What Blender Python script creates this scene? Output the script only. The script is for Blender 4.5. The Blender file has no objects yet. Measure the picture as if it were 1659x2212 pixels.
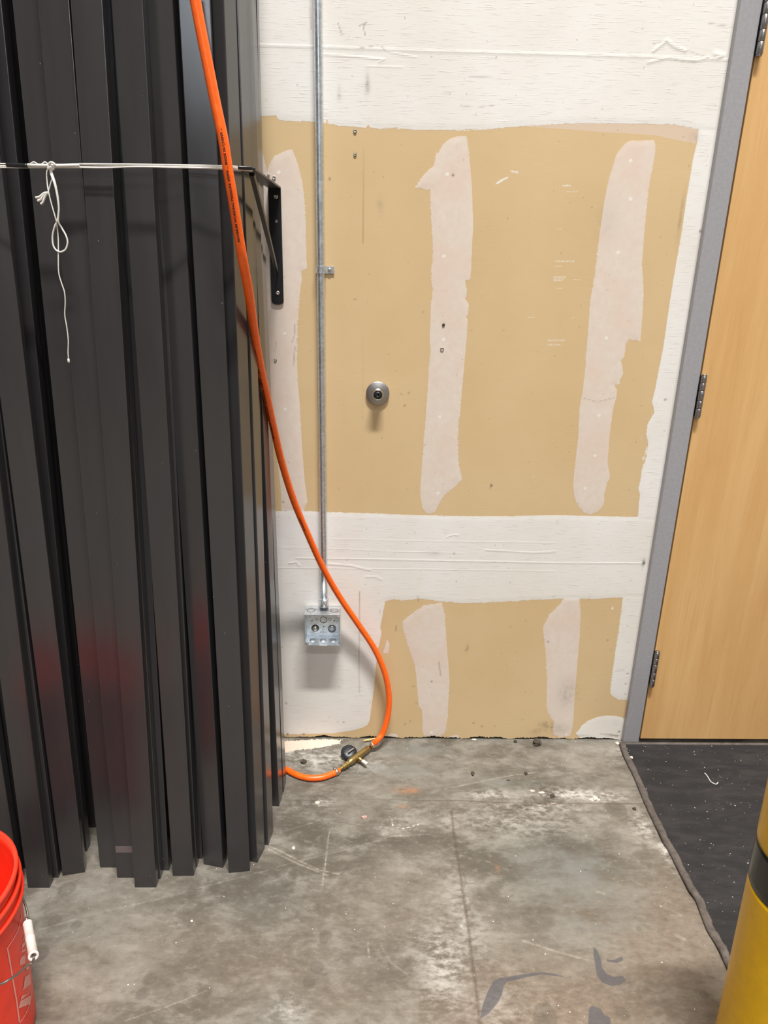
import bpy, bmesh, math, random
import numpy as np
from mathutils import Vector, Matrix
random.seed(7); rng = np.random.default_rng(5)
sc = bpy.context.scene
COL = sc.collection

# ------------------------------------------------------------------ camera
W, H = 1659.0, 2212.0
F, PITCH, ROLL, YAW, DIST, HC = 1518.54, 0.337264, 0.0214675, 0.0245016, 1.842416, 1.39783
_fw = Vector((math.sin(YAW)*math.cos(PITCH), math.cos(YAW)*math.cos(PITCH), -math.sin(PITCH)))
_r0 = Vector((math.cos(YAW), -math.sin(YAW), 0)); _u0 = _r0.cross(_fw)
_rt = _r0*math.cos(ROLL) + _u0*math.sin(ROLL); _up = -_r0*math.sin(ROLL) + _u0*math.cos(ROLL)
EYE = Vector((0, -DIST, HC))
cam = bpy.data.cameras.new('camera'); co = bpy.data.objects.new('camera', cam); COL.objects.link(co)
cam.sensor_fit = 'VERTICAL'; cam.sensor_height = 36.0; cam.sensor_width = 27.0; cam.lens = F*36.0/H
cam.clip_start = 0.02
co.matrix_world = Matrix(((_rt.x, _up.x, -_fw.x, EYE.x), (_rt.y, _up.y, -_fw.y, EYE.y), (_rt.z, _up.z, -_fw.z, EYE.z), (0, 0, 0, 1)))
sc.camera = co
# ------------------------------------------------------------------ world, lights, exposure
w = bpy.data.worlds.new('world'); sc.world = w; w.use_nodes = True
w.node_tree.nodes['Background'].inputs[0].default_value = (0.85, 0.9, 1.0, 1)
w.node_tree.nodes['Background'].inputs[1].default_value = 0.15
def strip_light(name, loc, sx, sy, power, col):
    l = bpy.data.lights.new(name, 'AREA'); l.shape = 'RECTANGLE'; l.size = sx; l.size_y = sy; l.energy = power; l.color = col
    o = bpy.data.objects.new(name, l); COL.objects.link(o); o.location = loc
    return o
strip_light('strip_light_near_wall', (0.75, -2.90, 10.0), 2.8, 0.34, 1600, (1.0, 0.988, 0.968))
strip_light('fill_light_middle', (1.2, -9.0, 10.0), 6.0, 0.5, 330, (1.0, 0.985, 0.97))  # unseen fill lamp, added to lift the floor and front faces
strip_light('strip_light_far', (0.25, -6.2, 3.6), 0.5, 1.2, 85, (0.80, 0.90, 1.0))
vs = sc.view_settings; vs.view_transform = 'Standard'; vs.look = 'None'; vs.gamma = 1.0; vs.use_curve_mapping = False
vs.exposure = 0.10

# ------------------------------------------------------------------ helpers
def ray(u, v): return _fw*F + _rt*(u-W/2) - _up*(v-H/2)
def onY(u, v, Y=0.0):
    d = ray(u, v); return EYE + d*((Y-EYE.y)/d.y)
def onZ(u, v, Z=0.0):
    d = ray(u, v); return EYE + d*((Z-EYE.z)/d.z)
def srgb(r, g, b):
    f = lambda c: (c/255/12.92) if c/255 <= 0.04045 else ((c/255+0.055)/1.055)**2.4
    return (f(r), f(g), f(b), 1)
class NT:
    def __init__(s, name):
        s.m = bpy.data.materials.new(name); s.m.use_nodes = True; s.t = s.m.node_tree; s.n = s.t.nodes
        s.b = s.n['Principled BSDF']
    def new(s, ty, **kw):
        n = s.n.new(ty)
        for k, v in kw.items(): setattr(n, k, v)
        return n
    def link(s, a, b): s.t.links.new(a, b)
    def val(s, sock, v):
        if hasattr(v, 'is_linked') or isinstance(v, bpy.types.NodeSocket): s.link(v, sock)
        else: sock.default_value = v
    def coord(s, scale=(1, 1, 1), kind='Object'):
        tc = s.new('ShaderNodeTexCoord'); mp = s.new('ShaderNodeMapping'); s.link(tc.outputs[kind], mp.inputs[0]); mp.inputs['Scale'].default_value = scale
        return mp.outputs[0]
    def noise(s, vec, scale, detail=3, rough=0.5, dist=0):
        n = s.new('ShaderNodeTexNoise'); s.link(vec, n.inputs['Vector']); n.inputs['Scale'].default_value = scale
        n.inputs['Detail'].default_value = detail; n.inputs['Roughness'].default_value = rough; n.inputs['Distortion'].default_value = dist
        return n.outputs['Fac']
    def math(s, op, a, b=None, c=None, clamp=False):
        n = s.new('ShaderNodeMath', operation=op, use_clamp=clamp); s.val(n.inputs[0], a)
        if b is not None: s.val(n.inputs[1], b)
        if c is not None: s.val(n.inputs[2], c)
        return n.outputs[0]
    def ramp(s, fac, lo, hi, a=0.0, b=1.0):
        n = s.new('ShaderNodeMapRange', interpolation_type='SMOOTHSTEP'); s.val(n.inputs[0], fac); n.inputs[1].default_value = lo; n.inputs[2].default_value = hi
        n.inputs[3].default_value = a; n.inputs[4].default_value = b; return n.outputs[0]
    def mix(s, fac, a, b, blend='MIX'):
        n = s.new('ShaderNodeMix', data_type='RGBA', blend_type=blend); s.val(n.inputs[0], fac); s.val(n.inputs[6], a); s.val(n.inputs[7], b); return n.outputs[2]
    def attr(s, name):
        n = s.new('ShaderNodeAttribute'); n.attribute_name = name; return n.outputs['Fac']
    def bump(s, h, strength=0.3, dist=0.002, normal=None):
        n = s.new('ShaderNodeBump'); n.inputs['Strength'].default_value = strength; n.inputs['Distance'].default_value = dist; s.val(n.inputs['Height'], h)
        if normal is not None: s.link(normal, n.inputs['Normal'])
        return n.outputs[0]
    def out(s, col=None, rough=None, metal=None, normal=None, spec=None, coat=None):
        if col is not None: s.val(s.b.inputs['Base Color'], col)
        if rough is not None: s.val(s.b.inputs['Roughness'], rough)
        if metal is not None: s.val(s.b.inputs['Metallic'], metal)
        if normal is not None: s.link(normal, s.b.inputs['Normal'])
        if spec is not None: s.val(s.b.inputs['Specular IOR Level'], spec)
        if coat is not None: s.b.inputs['Coat Weight'].default_value = coat; s.b.inputs['Coat Roughness'].default_value = 0.15
        return s.m
def simple(name, col, rough=0.5, metal=0.0, var=0.12, nscale=60, bumps=0.1, spec=0.5, coat=None):
    t = NT(name); c = t.coord(); n = t.noise(c, nscale, 4, 0.6)
    dark = tuple(x*(1-var) for x in col[:3])+(1,); lite = tuple(min(1, x*(1+var)) for x in col[:3])+(1,)
    return t.out(t.mix(t.ramp(n, 0.3, 0.7), dark, lite), t.math('MULTIPLY_ADD', n, 0.12, rough-0.06), metal, t.bump(n, bumps, 0.0006), spec, coat)

def link(name, me, mat=None, parent=None):
    o = bpy.data.objects.new(name, me); COL.objects.link(o)
    if mat is not None:
        me.materials.clear(); me.materials.append(mat)
    if parent is not None: o.parent = parent
    return o
def tag(o, label=None, cat=None, group=None, kind=None):
    if label: o['label'] = label
    if cat: o['category'] = cat
    if group: o['group'] = group
    if kind: o['kind'] = kind
    return o
def empty(name, loc=(0, 0, 0)):
    o = bpy.data.objects.new(name, None); o.empty_display_size = 0.05; COL.objects.link(o); o.location = loc; return o
class MB:
    """vertex/face collector in world coordinates; build() places the origin of the object at `at`"""
    def __init__(s): s.v = []; s.f = []; s.sm = []
    def add(s, vs_, fs, smooth=False):
        k = len(s.v); s.v += [Vector(p) for p in vs_]; s.f += [tuple(i+k for i in f) for f in fs]; s.sm += [smooth]*len(fs)
    def box(s, c, size, rot=None):
        c = Vector(c); hx, hy, hz = [x/2 for x in size]
        P = [Vector((x, y, z)) for z in (-hz, hz) for y in (-hy, hy) for x in (-hx, hx)]
        if rot is not None: P = [rot @ p for p in P]
        s.add([c+p for p in P], [(0, 2, 3, 1), (4, 5, 7, 6), (0, 1, 5, 4), (2, 6, 7, 3), (0, 4, 6, 2), (1, 3, 7, 5)])
    def rings(s, rings, closed=True, caps=True, smooth=True):
        n = len(rings[0]); k = len(s.v)
        for r in rings: s.v += [Vector(p) for p in r]
        for i in range(len(rings)-1):
            for j in range(n if closed else n-1):
                a = k+i*n+j; b = k+i*n+(j+1) % n
                s.f.append((a, b, b+n, a+n)); s.sm.append(smooth)
        if caps and closed:
            s.f.append(tuple(k+j for j in reversed(range(n)))); s.sm.append(False)
            s.f.append(tuple(k+(len(rings)-1)*n+j for j in range(n))); s.sm.append(False)
    def tube(s, pts, r, n=12, caps=True, start=None):
        pts = [Vector(p) for p in pts]; fr = frames(pts, start); R = r if callable(r) else (lambda t: r)
        m = len(pts)-1
        s.rings([[p+(a*math.cos(2*math.pi*j/n)+b*math.sin(2*math.pi*j/n))*R(i/m) for j in range(n)] for i, (p, (t, a, b)) in enumerate(zip(pts, fr))], caps=caps)
    def lathe(s, c, axis, prof, n=28, smooth=True, caps=True):
        c = Vector(c); ax = Vector(axis).normalized(); a = ax.orthogonal().normalized(); b = ax.cross(a)
        s.rings([[c+ax*h+(a*math.cos(2*math.pi*j/n)+b*math.sin(2*math.pi*j/n))*max(r, 1e-5) for j in range(n)] for r, h in prof], smooth=smooth, caps=caps)
    def prism(s, poly, d):
        """closed flat polygon (3D points) extruded by vector d"""
        d = Vector(d); P = [Vector(p) for p in poly]; n = len(P)
        s.add(P+[p+d for p in P], [tuple(reversed(range(n))), tuple(range(n, 2*n))]+[(i, (i+1) % n, (i+1) % n+n, i+n) for i in range(n)])
    def build(s, name, mat, parent=None, at=None, bevel=None):
        off = Vector(at) if at is not None else Vector((0, 0, 0))
        if parent is not None: off = parent.matrix_world.translation.copy() if False else Vector(parent.get('_o', (0, 0, 0)))
        me = bpy.data.meshes.new(name); me.from_pydata([tuple(p-off) for p in s.v], [], s.f)
        me.polygons.foreach_set('use_smooth', s.sm)
        bm = bmesh.new(); bm.from_mesh(me); bmesh.ops.recalc_face_normals(bm, faces=bm.faces[:])
        if bevel:
            es = [e for e in bm.edges if len(e.link_faces) == 2 and e.calc_face_angle(0) > 0.6]
            bmesh.ops.bevel(bm, geom=es, offset=bevel, segments=2, profile=0.5, affect='EDGES')
        bm.to_mesh(me); bm.free(); me.update()
        o = link(name, me, mat, parent)
        if parent is None: o.location = off; o['_o'] = tuple(off)
        else: o['_o'] = tuple(off)
        return o
def thing(name, loc, label, cat, group=None, kind=None):
    o = empty(name, loc); o['_o'] = tuple(loc); return tag(o, label, cat, group, kind)
def frames(pts, start=None):
    n = len(pts); T = []
    for i in range(n):
        a = pts[max(i-1, 0)]; b = pts[min(i+1, n-1)]; T.append((b-a).normalized())
    a = Vector(start) if start is not None else T[0].orthogonal()
    out = []
    for t in T:
        a = (a - t*a.dot(t)).normalized(); out.append((t, a.copy(), t.cross(a)))
    return out
def smooth_path(P, per=8):
    P = [Vector(p) for p in P]; Q = [P[0]*2-P[1]]+P+[P[-1]*2-P[-2]]; out = []
    for i in range(1, len(Q)-2):
        p0, p1, p2, p3 = Q[i-1:i+3]
        for k in range(per):
            t = k/per
            out.append(0.5*((2*p1)+(p2-p0)*t+(2*p0-5*p1+4*p2-p3)*t*t+(3*p1-p0-3*p2+p3)*t**3))
    out.append(P[-1]); return out
def text_mesh(txt, size, extr=0.0):
    cu = bpy.data.curves.new('lettering', 'FONT'); cu.body = txt; cu.size = size; cu.extrude = extr; cu.resolution_u = 3; cu.offset = 0.034
    o = bpy.data.objects.new('lettering_tmp', cu); COL.objects.link(o)
    dg = bpy.context.evaluated_depsgraph_get(); me = bpy.data.meshes.new_from_object(o.evaluated_get(dg)); bpy.data.objects.remove(o)
    return me

# ------------------------------------------------------------------ numpy painting of wear masks on the wall and the floor
def poly_sdf(X, Y, poly):
    P = np.array(poly); d2 = np.full(X.shape, 1e9); inside = np.zeros(X.shape, bool)
    for i in range(len(P)):
        a = P[i]; b = P[(i+1) % len(P)]; e = b-a; L = (e**2).sum()+1e-12
        t = np.clip(((X-a[0])*e[0]+(Y-a[1])*e[1])/L, 0, 1)
        d2 = np.minimum(d2, (X-a[0]-t*e[0])**2+(Y-a[1]-t*e[1])**2)
        c = (a[1] > Y) != (b[1] > Y)
        with np.errstate(divide='ignore', invalid='ignore'):
            inside ^= c & (X < (b[0]-a[0])*(Y-a[1])/(b[1]-a[1]+1e-15)+a[0])
    d = np.sqrt(d2); return np.where(inside, d, -d)
def line_dist(X, Y, pts):
    d2 = np.full(X.shape, 1e9)
    for a, b in zip(pts[:-1], pts[1:]):
        ex, ey = b[0]-a[0], b[1]-a[1]; L = ex*ex+ey*ey+1e-12
        t = np.clip(((X-a[0])*ex+(Y-a[1])*ey)/L, 0, 1)
        d2 = np.minimum(d2, (X-a[0]-t*ex)**2+(Y-a[1]-t*ey)**2)
    return np.sqrt(d2)
def grid_mesh(name, xs, ys, to3):
    nx, ny = len(xs), len(ys); X, Y = np.meshgrid(xs, ys); V = to3(X.ravel(), Y.ravel())
    idx = np.arange(nx*ny).reshape(ny, nx); q = np.stack([idx[:-1, :-1], idx[:-1, 1:], idx[1:, 1:], idx[1:, :-1]], -1).reshape(-1, 4)
    return X.ravel(), Y.ravel(), V, q
def np_mesh(name, V, Q, attrs):
    me = bpy.data.meshes.new(name); me.vertices.add(len(V)); me.vertices.foreach_set('co', np.asarray(V, np.float32).ravel())
    me.loops.add(len(Q)*4); me.loops.foreach_set('vertex_index', np.asarray(Q, np.int32).ravel())
    me.polygons.add(len(Q)); me.polygons.foreach_set('loop_start', np.arange(0, len(Q)*4, 4, dtype=np.int32)); me.polygons.foreach_set('loop_total', np.full(len(Q), 4, np.int32))
    me.update(calc_edges=True)
    for k, a in attrs.items():
        at = me.attributes.new(k, 'FLOAT', 'POINT'); at.data.foreach_set('value', np.asarray(a, np.float32))
    return me

# ------------------------------------------------------------------ materials
def mat_wall():
    t = NT('drywall_with_compound'); c = t.coord(); ch = t.coord((3, 1, 60))
    mud = t.attr('mud'); thick = t.attr('thick'); dirt = t.attr('dirt'); chip = t.attr('chip'); line = t.attr('line'); thin_coat = t.attr('thin'); pink = t.attr('pink')  # 'thin' masks the thin coat of compound below the top band
    nf = t.noise(c, 330, 3, 0.6); nm = t.noise(c, 55, 3, 0.6); nh = t.noise(ch, 7, 4, 0.65); nl = t.noise(c, 3.2, 3, 0.55)
    edge = t.math('ADD', mud, t.math('MULTIPLY', t.math('SUBTRACT', nf, 0.5), 2.6)); teeth = t.noise(t.coord((0.3, 1, 1)), 240, 3, 0.75); patchy = t.ramp(t.noise(c, 6, 2, 0.5), 0.45, 0.6)
    edge = t.math('ADD', edge, t.math('MULTIPLY', t.math('SUBTRACT', nm, 0.5), 3.0)); edge = t.math('ADD', edge, t.math('MULTIPLY', t.math('MULTIPLY', t.math('SUBTRACT', teeth, 0.5), patchy), 20.0))
    m = t.ramp(edge, -0.35, 0.35)
    paper = t.mix(t.ramp(nl, 0.3, 0.7), srgb(207, 178, 134), srgb(215, 188, 146)); paper = t.mix(t.ramp(nh, 0.35, 0.7), paper, srgb(211, 183, 139))
    tn = t.ramp(t.math('ADD', thin_coat, t.math('MULTIPLY', t.math('SUBTRACT', nf, 0.5), 2.0)), -0.3, 0.3)
    paper = t.mix(t.math('MULTIPLY', tn, 0.62), paper, srgb(218, 198, 184))
    thin = t.mix(t.ramp(nm, 0.2, 0.8), srgb(219, 203, 189), srgb(225, 211, 198)); thin = t.mix(t.math('MULTIPLY', t.ramp(t.noise(c, 9, 2, 0.5), 0.42, 0.68), 0.4), thin, srgb(221, 194, 177))
    white = t.mix(t.ramp(nl, 0.3, 0.7), srgb(229, 223, 214), srgb(235, 232, 228)); white = t.mix(t.math('MULTIPLY', t.ramp(nh, 0.5, 0.72), 0.4), white, srgb(222, 211, 198))
    mudc = t.mix(thick, thin, white)
    col = t.mix(m, paper, mudc)
    speck = t.ramp(t.math('ADD', chip, t.math('MULTIPLY', t.noise(t.coord((1, 1, 3.5)), 260, 2, 0.6), 1.0)), 0.93, 1.04)
    col = t.mix(speck, col, srgb(232, 225, 216))
    col = t.mix(t.math('MULTIPLY', t.math('MULTIPLY', line, 0.55), 1.0, clamp=True), col, srgb(110, 92, 72))
    grime = t.math('MULTIPLY', dirt, t.ramp(nm, 0.25, 0.7), clamp=True)
    col = t.mix(grime, col, srgb(72, 62, 52))
    fl = t.ramp(t.noise(c, 95, 1, 0.4), 0.735, 0.77)
    col = t.mix(t.math('MULTIPLY', fl, 0.28), col, srgb(120, 98, 76))
    h = t.math('ADD', t.math('MULTIPLY', t.ramp(edge, -0.5, 0.5), 0.16), t.math('MULTIPLY', t.math('MULTIPLY', t.ramp(nh, 0.55, 0.75), thick), 0.5))
    h = t.math('SUBTRACT', h, t.math('MULTIPLY', dirt, 0.8)); h = t.math('ADD', h, t.math('MULTIPLY', nf, 0.12)); h = t.math('ADD', h, t.math('MULTIPLY', t.attr('ridge'), 0.9))
    return t.out(col, t.math('MULTIPLY_ADD', m, 0.06, 0.72), 0, t.bump(h, 0.55, 0.0014), 0.25)
def mat_floor():
    t = NT('stained_concrete'); c = t.coord(); cs = t.coord((1, 1.7, 1))
    n1 = t.noise(cs, 2.1, 5, 0.62, 0.4); n2 = t.noise(cs, 9, 6, 0.68, 0.3); n3 = t.noise(cs, 46, 5, 0.7); n4 = t.noise(c, 260, 3, 0.7)
    base = t.mix(t.ramp(n1, 0.34, 0.66), srgb(86, 80, 70), srgb(121, 114, 103))
    base = t.mix(t.math('MULTIPLY', t.ramp(n2, 0.46, 0.66), 0.5), base, srgb(150, 144, 133)); base = t.mix(t.math('MULTIPLY', t.ramp(n2, 0.5, 0.3), 0.55), base, srgb(80, 74, 65)); base = t.mix(t.math('MULTIPLY', t.ramp(n3, 0.52, 0.7), 0.35), base, srgb(150, 143, 132)); base = t.mix(t.math('MULTIPLY', t.ramp(n3, 0.48, 0.3), 0.4), base, srgb(78, 71, 62))
    base = t.mix(t.math('MULTIPLY', t.attr('tan'), 0.75), base, t.mix(t.ramp(n3, 0.3, 0.7), srgb(108, 92, 77), srgb(137, 119, 102)))
    base = t.mix(t.math('MULTIPLY', t.attr('blue'), t.ramp(n2, 0.3, 0.6), clamp=True), base, srgb(112, 113, 107))
    dust = t.math('MULTIPLY', t.attr('dust'), t.ramp(t.math('ADD', n3, t.math('MULTIPLY', n2, 0.6)), 0.66, 1.0), clamp=True)
    base = t.mix(dust, base, srgb(186, 181, 172))
    pl = t.ramp(t.math('ADD', t.attr('pale'), t.math('MULTIPLY', t.math('SUBTRACT', t.noise(c, 140, 4, 0.7), 0.5), 1.6)), 0.32, 0.55); base = t.mix(pl, base, srgb(214, 196, 178))
    d = t.math('ADD', t.attr('dark'), t.math('MULTIPLY', t.math('SUBTRACT', n3, 0.5), 7.0))
    base = t.mix(t.math('MULTIPLY', t.ramp(d, -1.2, 1.2), 0.75), base, srgb(72, 71, 76))
    spot = t.math('ADD', t.attr('spot'), t.math('MULTIPLY', t.math('SUBTRACT', n3, 0.5), 6.0)); base = t.mix(t.math('MULTIPLY', t.ramp(spot, -3.0, 3.0), 0.4), base, srgb(76, 69, 60))
    base = t.mix(t.math('MULTIPLY', t.attr('rust'), t.ramp(n3, 0.3, 0.6), clamp=True), base, srgb(158, 112, 78))
    base = t.mix(t.math('MULTIPLY', t.attr('joint'), 0.75), base, srgb(84, 68, 54))
    sc_ = t.math('MULTIPLY', t.math('MULTIPLY', t.attr('scratch'), t.ramp(n3, 0.3, 0.65)), 0.7, clamp=True); base = t.mix(sc_, base, srgb(186, 176, 162))
    wear = t.ramp(n4, 0.62, 0.8); base = t.mix(t.math('MULTIPLY', wear, 0.35), base, srgb(178, 168, 154))
    wear2 = t.ramp(t.noise(cs, 120, 4, 0.75), 0.3, 0.42, 1.0, 0.0); base = t.mix(t.math('MULTIPLY', wear2, 0.5), base, srgb(88, 80, 69))
    flake = t.ramp(t.noise(c, 150, 1, 0.3), 0.80, 0.815); base = t.mix(flake, base, srgb(224, 218, 208))
    h = t.math('ADD', n4, t.math('MULTIPLY', n3, 0.7)); h = t.math('SUBTRACT', h, t.math('MULTIPLY', t.attr('joint'), 1.2)); h = t.math('ADD', h, t.math('MULTIPLY', t.attr('pale'), 0.8))
    return t.out(base, t.ramp(n2, 0.3, 0.7, 0.5, 0.68), 0, t.bump(h, 0.35, 0.0008), 0.35)
def mat_post():
    t = NT('dark_bronze_powder_coat'); c = t.coord(); n = t.noise(c, 700, 2, 0.6); n2 = t.noise(t.coord((1, 1, 0.12)), 14, 3, 0.6)
    col = t.mix(t.ramp(n2, 0.3, 0.7), (0.030, 0.0275, 0.0285, 1), (0.037, 0.034, 0.035, 1))
    chips = t.ramp(t.noise(t.coord((1, 1, 0.3)), 260, 1, 0.3), 0.835, 0.85); col = t.mix(t.math('MULTIPLY', chips, 0.6), col, srgb(170, 160, 150))
    return t.out(col, t.ramp(n2, 0.3, 0.7, 0.20, 0.27), 0.0, t.bump(n, 0.10, 0.0003), 0.78)
def mat_wood():
    t = NT('maple_veneer'); c = t.coord((1, 1, 0.055)); n = t.noise(c, 26, 5, 0.6, 0.6); nb = t.noise(t.coord((1, 1, 0.3)), 5, 4, 0.6, 0.7); f = t.noise(t.coord((1, 1, 0.02)), 420, 2, 0.6)
    col = t.mix(t.ramp(n, 0.3, 0.72), srgb(212, 166, 108), srgb(221, 178, 121)); col = t.mix(t.math('MULTIPLY', t.ramp(nb, 0.42, 0.7), 0.35), col, srgb(202, 152, 94))
    col = t.mix(t.math('MULTIPLY', t.ramp(f, 0.5, 0.75), 0.22), col, srgb(176, 128, 74))
    return t.out(col, 0.42, 0, t.bump(f, 0.08, 0.0003), 0.4)
def mat_mat():
    t = NT('black_rubber_mat'); c = t.coord((1, 3, 1)); n = t.noise(c, 8, 6, 0.7, 0.5); f = t.noise(t.coord(), 420, 3, 0.7); s = t.noise(t.coord(), 200, 1, 0.3)
    col = t.mix(t.ramp(n, 0.38, 0.72), srgb(34, 33, 34), srgb(52, 49, 49)); col = t.mix(t.math('MULTIPLY', t.ramp(t.noise(c, 60, 4, 0.75), 0.6, 0.8), 0.3), col, srgb(92, 85, 80))
    col = t.mix(t.ramp(s, 0.785, 0.80), col, srgb(205, 200, 192))
    return t.out(col, 0.72, 0, t.bump(f, 0.6, 0.0012), 0.3)
def mat_hose():
    t = NT('orange_pvc_hose'); n = t.noise(t.coord(), 90, 3, 0.6)
    m = t.out(t.mix(t.ramp(n, 0.35, 0.7), (0.93, 0.115, 0.004, 1), (0.98, 0.145, 0.008, 1)), 0.34, 0, t.bump(n, 0.05, 0.0004), 0.5)
    t.b.inputs['Subsurface Weight'].default_value = 0.0; return m
def mat_galv():
    t = NT('galvanised_steel'); c = t.coord(); n = t.noise(c, 130, 3, 0.65); n2 = t.noise(c, 24, 3, 0.6)
    return t.out(t.mix(t.ramp(n, 0.35, 0.65), (0.60, 0.63, 0.66, 1), (0.78, 0.81, 0.83, 1)), t.ramp(n2, 0.3, 0.7, 0.30, 0.42), 0.92, t.bump(n, 0.04, 0.0002), 0.5)
def mat_brushed(name, col, rough):
    t = NT(name); n = t.noise(t.coord((1, 1, 0.08)), 300, 3, 0.6)
    return t.out(t.mix(n, tuple(x*0.8 for x in col[:3])+(1,), col), t.math('MULTIPLY_ADD', n, 0.15, rough), 1.0, t.bump(n, 0.1, 0.0003))
M = dict(wall=mat_wall(), floor=mat_floor(), post=mat_post(), wood=mat_wood(), mat=mat_mat(), hose=mat_hose(), galv=mat_galv(),
    frame=simple('grey_painted_steel', srgb(158, 156, 159), 0.42, 0, 0.05, 120, 0.12), hinge=mat_brushed('satin_hinge_steel', (0.40, 0.38, 0.38, 1), 0.26),
    stop=mat_brushed('satin_nickel', (0.50, 0.47, 0.45, 1), 0.34), stopring=mat_brushed('polished_nickel_ring', (0.72, 0.66, 0.55, 1), 0.2),
    bracket=simple('black_powder_coat', (0.010, 0.010, 0.011, 1), 0.38, 0, 0.2, 200, 0.1, 0.6), screw=mat_brushed('zinc_screw', (0.72, 0.68, 0.60, 1), 0.26),
    cord=simple('white_nylon_cord', srgb(226, 220, 212), 0.6, 0, 0.15, 900, 0.6), tape=simple('black_tape_wrap', (0.012, 0.012, 0.013, 1), 0.25, 0, 0.2, 120, 0.3),
    brass=mat_brushed('tarnished_brass', (0.46, 0.33, 0.13, 1), 0.33), rubber=simple('black_plastic', (0.016, 0.016, 0.017, 1), 0.4, 0, 0.3, 150, 0.2),
    ink=simple('black_ink', (0.03, 0.006, 0.004, 1), 0.5, 0, 0.1, 100, 0.0), bucket=simple('orange_red_bucket_plastic', (0.88, 0.040, 0.014, 1), 0.36, 0, 0.08, 30, 0.12),
    print=simple('pale_print', srgb(232, 160, 152), 0.5, 0, 0.06, 60, 0.0), grip=simple('white_plastic_grip', srgb(222, 208, 200), 0.42, 0, 0.08, 120, 0.15),
    wire=mat_brushed('grey_wire', (0.36, 0.33, 0.30, 1), 0.35), yellow=simple('yellow_post_sleeve', (0.76, 0.42, 0.0, 1), 0.33, 0, 0.05, 40, 0.06, 0.38),
    blackband=simple('black_reflective_band', (0.012, 0.011, 0.010, 1), 0.24, 0, 0.2, 60, 0.05), matedge=simple('worn_rubber_edging', srgb(92, 84, 78), 0.7, 0, 0.25, 60, 0.7, 0.25),
    stone=simple('dark_grit', srgb(78, 70, 60), 0.85, 0, 0.4, 160, 1.0, 0.2), chalk=simple('plaster_crumb', srgb(226, 214, 198), 0.85, 0, 0.15, 200, 1.0, 0.2),
    pinkbit=simple('pink_foam_crumb', srgb(214, 170, 160), 0.8, 0, 0.2, 200, 0.8), splinter=simple('pale_wood_splinter', srgb(222, 186, 122), 0.7, 0, 0.2, 200, 0.6),
    seam=simple('dark_steel_edge', (0.07, 0.075, 0.08, 1), 0.4, 0.6, 0.2, 200, 0.1), green=simple('green_paint_dot', srgb(18, 120, 66), 0.5, 0, 0.2, 200, 0.1), hole=simple('shadowy_hole', (0.006, 0.006, 0.006, 1), 0.9, 0, 0.1, 50, 0.0, 0.1),
    rub=simple('rubbed_coating', srgb(112, 100, 98), 0.5, 0, 0.1, 200, 0.1), block=simple('painted_block', srgb(140, 139, 136), 0.8, 0, 0.05, 8, 0.3), ceil=simple('ceiling_board', srgb(120, 120, 118), 0.85, 0, 0.05, 8, 0.2),
    galvbox=mat_galv(), silver=simple('grey_lever', srgb(150, 148, 144), 0.4, 0.3, 0.1, 100, 0.1), string=simple('white_thread', srgb(206, 204, 198), 0.7, 0, 0.1, 300, 0.4))

# ================================================================== SETTING
# ---- wall_back: drywall with taping compound, one fine patch where the camera looks + plain surround
JX = 0.809
def wp(u, v): p = onY(u, v, 0.0); return (p.x, p.z)
THICK = [  # broad white bands of compound
 [(480,-160),(1760,-160),(1760,120),(1548,288),(1500,278),(1460,270),(1400,268),(1330,267),(1295,266),(1217,268),(1150,271),(1100,275),(1060,279),(1010,281),(960,281),(900,281),(870,279),(850,276),(830,279),(800,276),(796,268),(790,277),(760,273),(730,272),(712,268),(706,257),(702,268),(680,264),(640,262),(604,260),(596,250),(566,251),(480,250)],
 [(480,1104),(606,1104),(640,1103),(700,1106),(800,1109),(900,1113),(1000,1115),(1100,1115),(1200,1113),(1290,1115),(1378,1117),(1460,1118),(1460,1200),(1420,1291),(1346,1291),(1330,1291),(1290,1294),(1251,1293),(1222,1293),(1200,1294),(1130,1297),(1090,1300),(1040,1302),(1000,1303),(960,1300),(930,1296),(905,1293),(880,1297),(850,1295),(832,1299),(828,1320),(826,1330),(821,1355),(824,1370),(815,1409),(812,1440),(807,1494),(802,1530),(799,1555),(794,1566),(783,1572),(762,1578),(720,1584),(680,1585),(640,1586),(480,1590)],
 [(1380,1085),(1383,1070),(1379,1055),(1383,1040),(1386,1020),(1388,1009),(1396,987),(1398,972),(1400,955),(1396,938),(1398,920),(1403,908),(1413,892),(1412,880),(1408,868),(1412,855),(1416,836),(1427,780),(1432,755),(1440,700),(1448,645),(1455,600),(1465,545),(1472,505),(1480,450),(1487,404),(1497,345),(1506,305),(1509,280),(1700,280),(1460,1125),(1378,1125)],
 [(1346,1285),(1342,1320),(1335,1370),(1326,1430),(1319,1480),(1318,1495),(1322,1503),(1333,1510),(1352,1513),(1420,1513),(1440,1285)],
 [(1243,1584),(1250,1578),(1256,1568),(1270,1557),(1290,1549),(1305,1546),(1330,1546),(1346,1551),(1400,1560),(1400,1610),(1256,1610),(1252,1592)],
]
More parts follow.
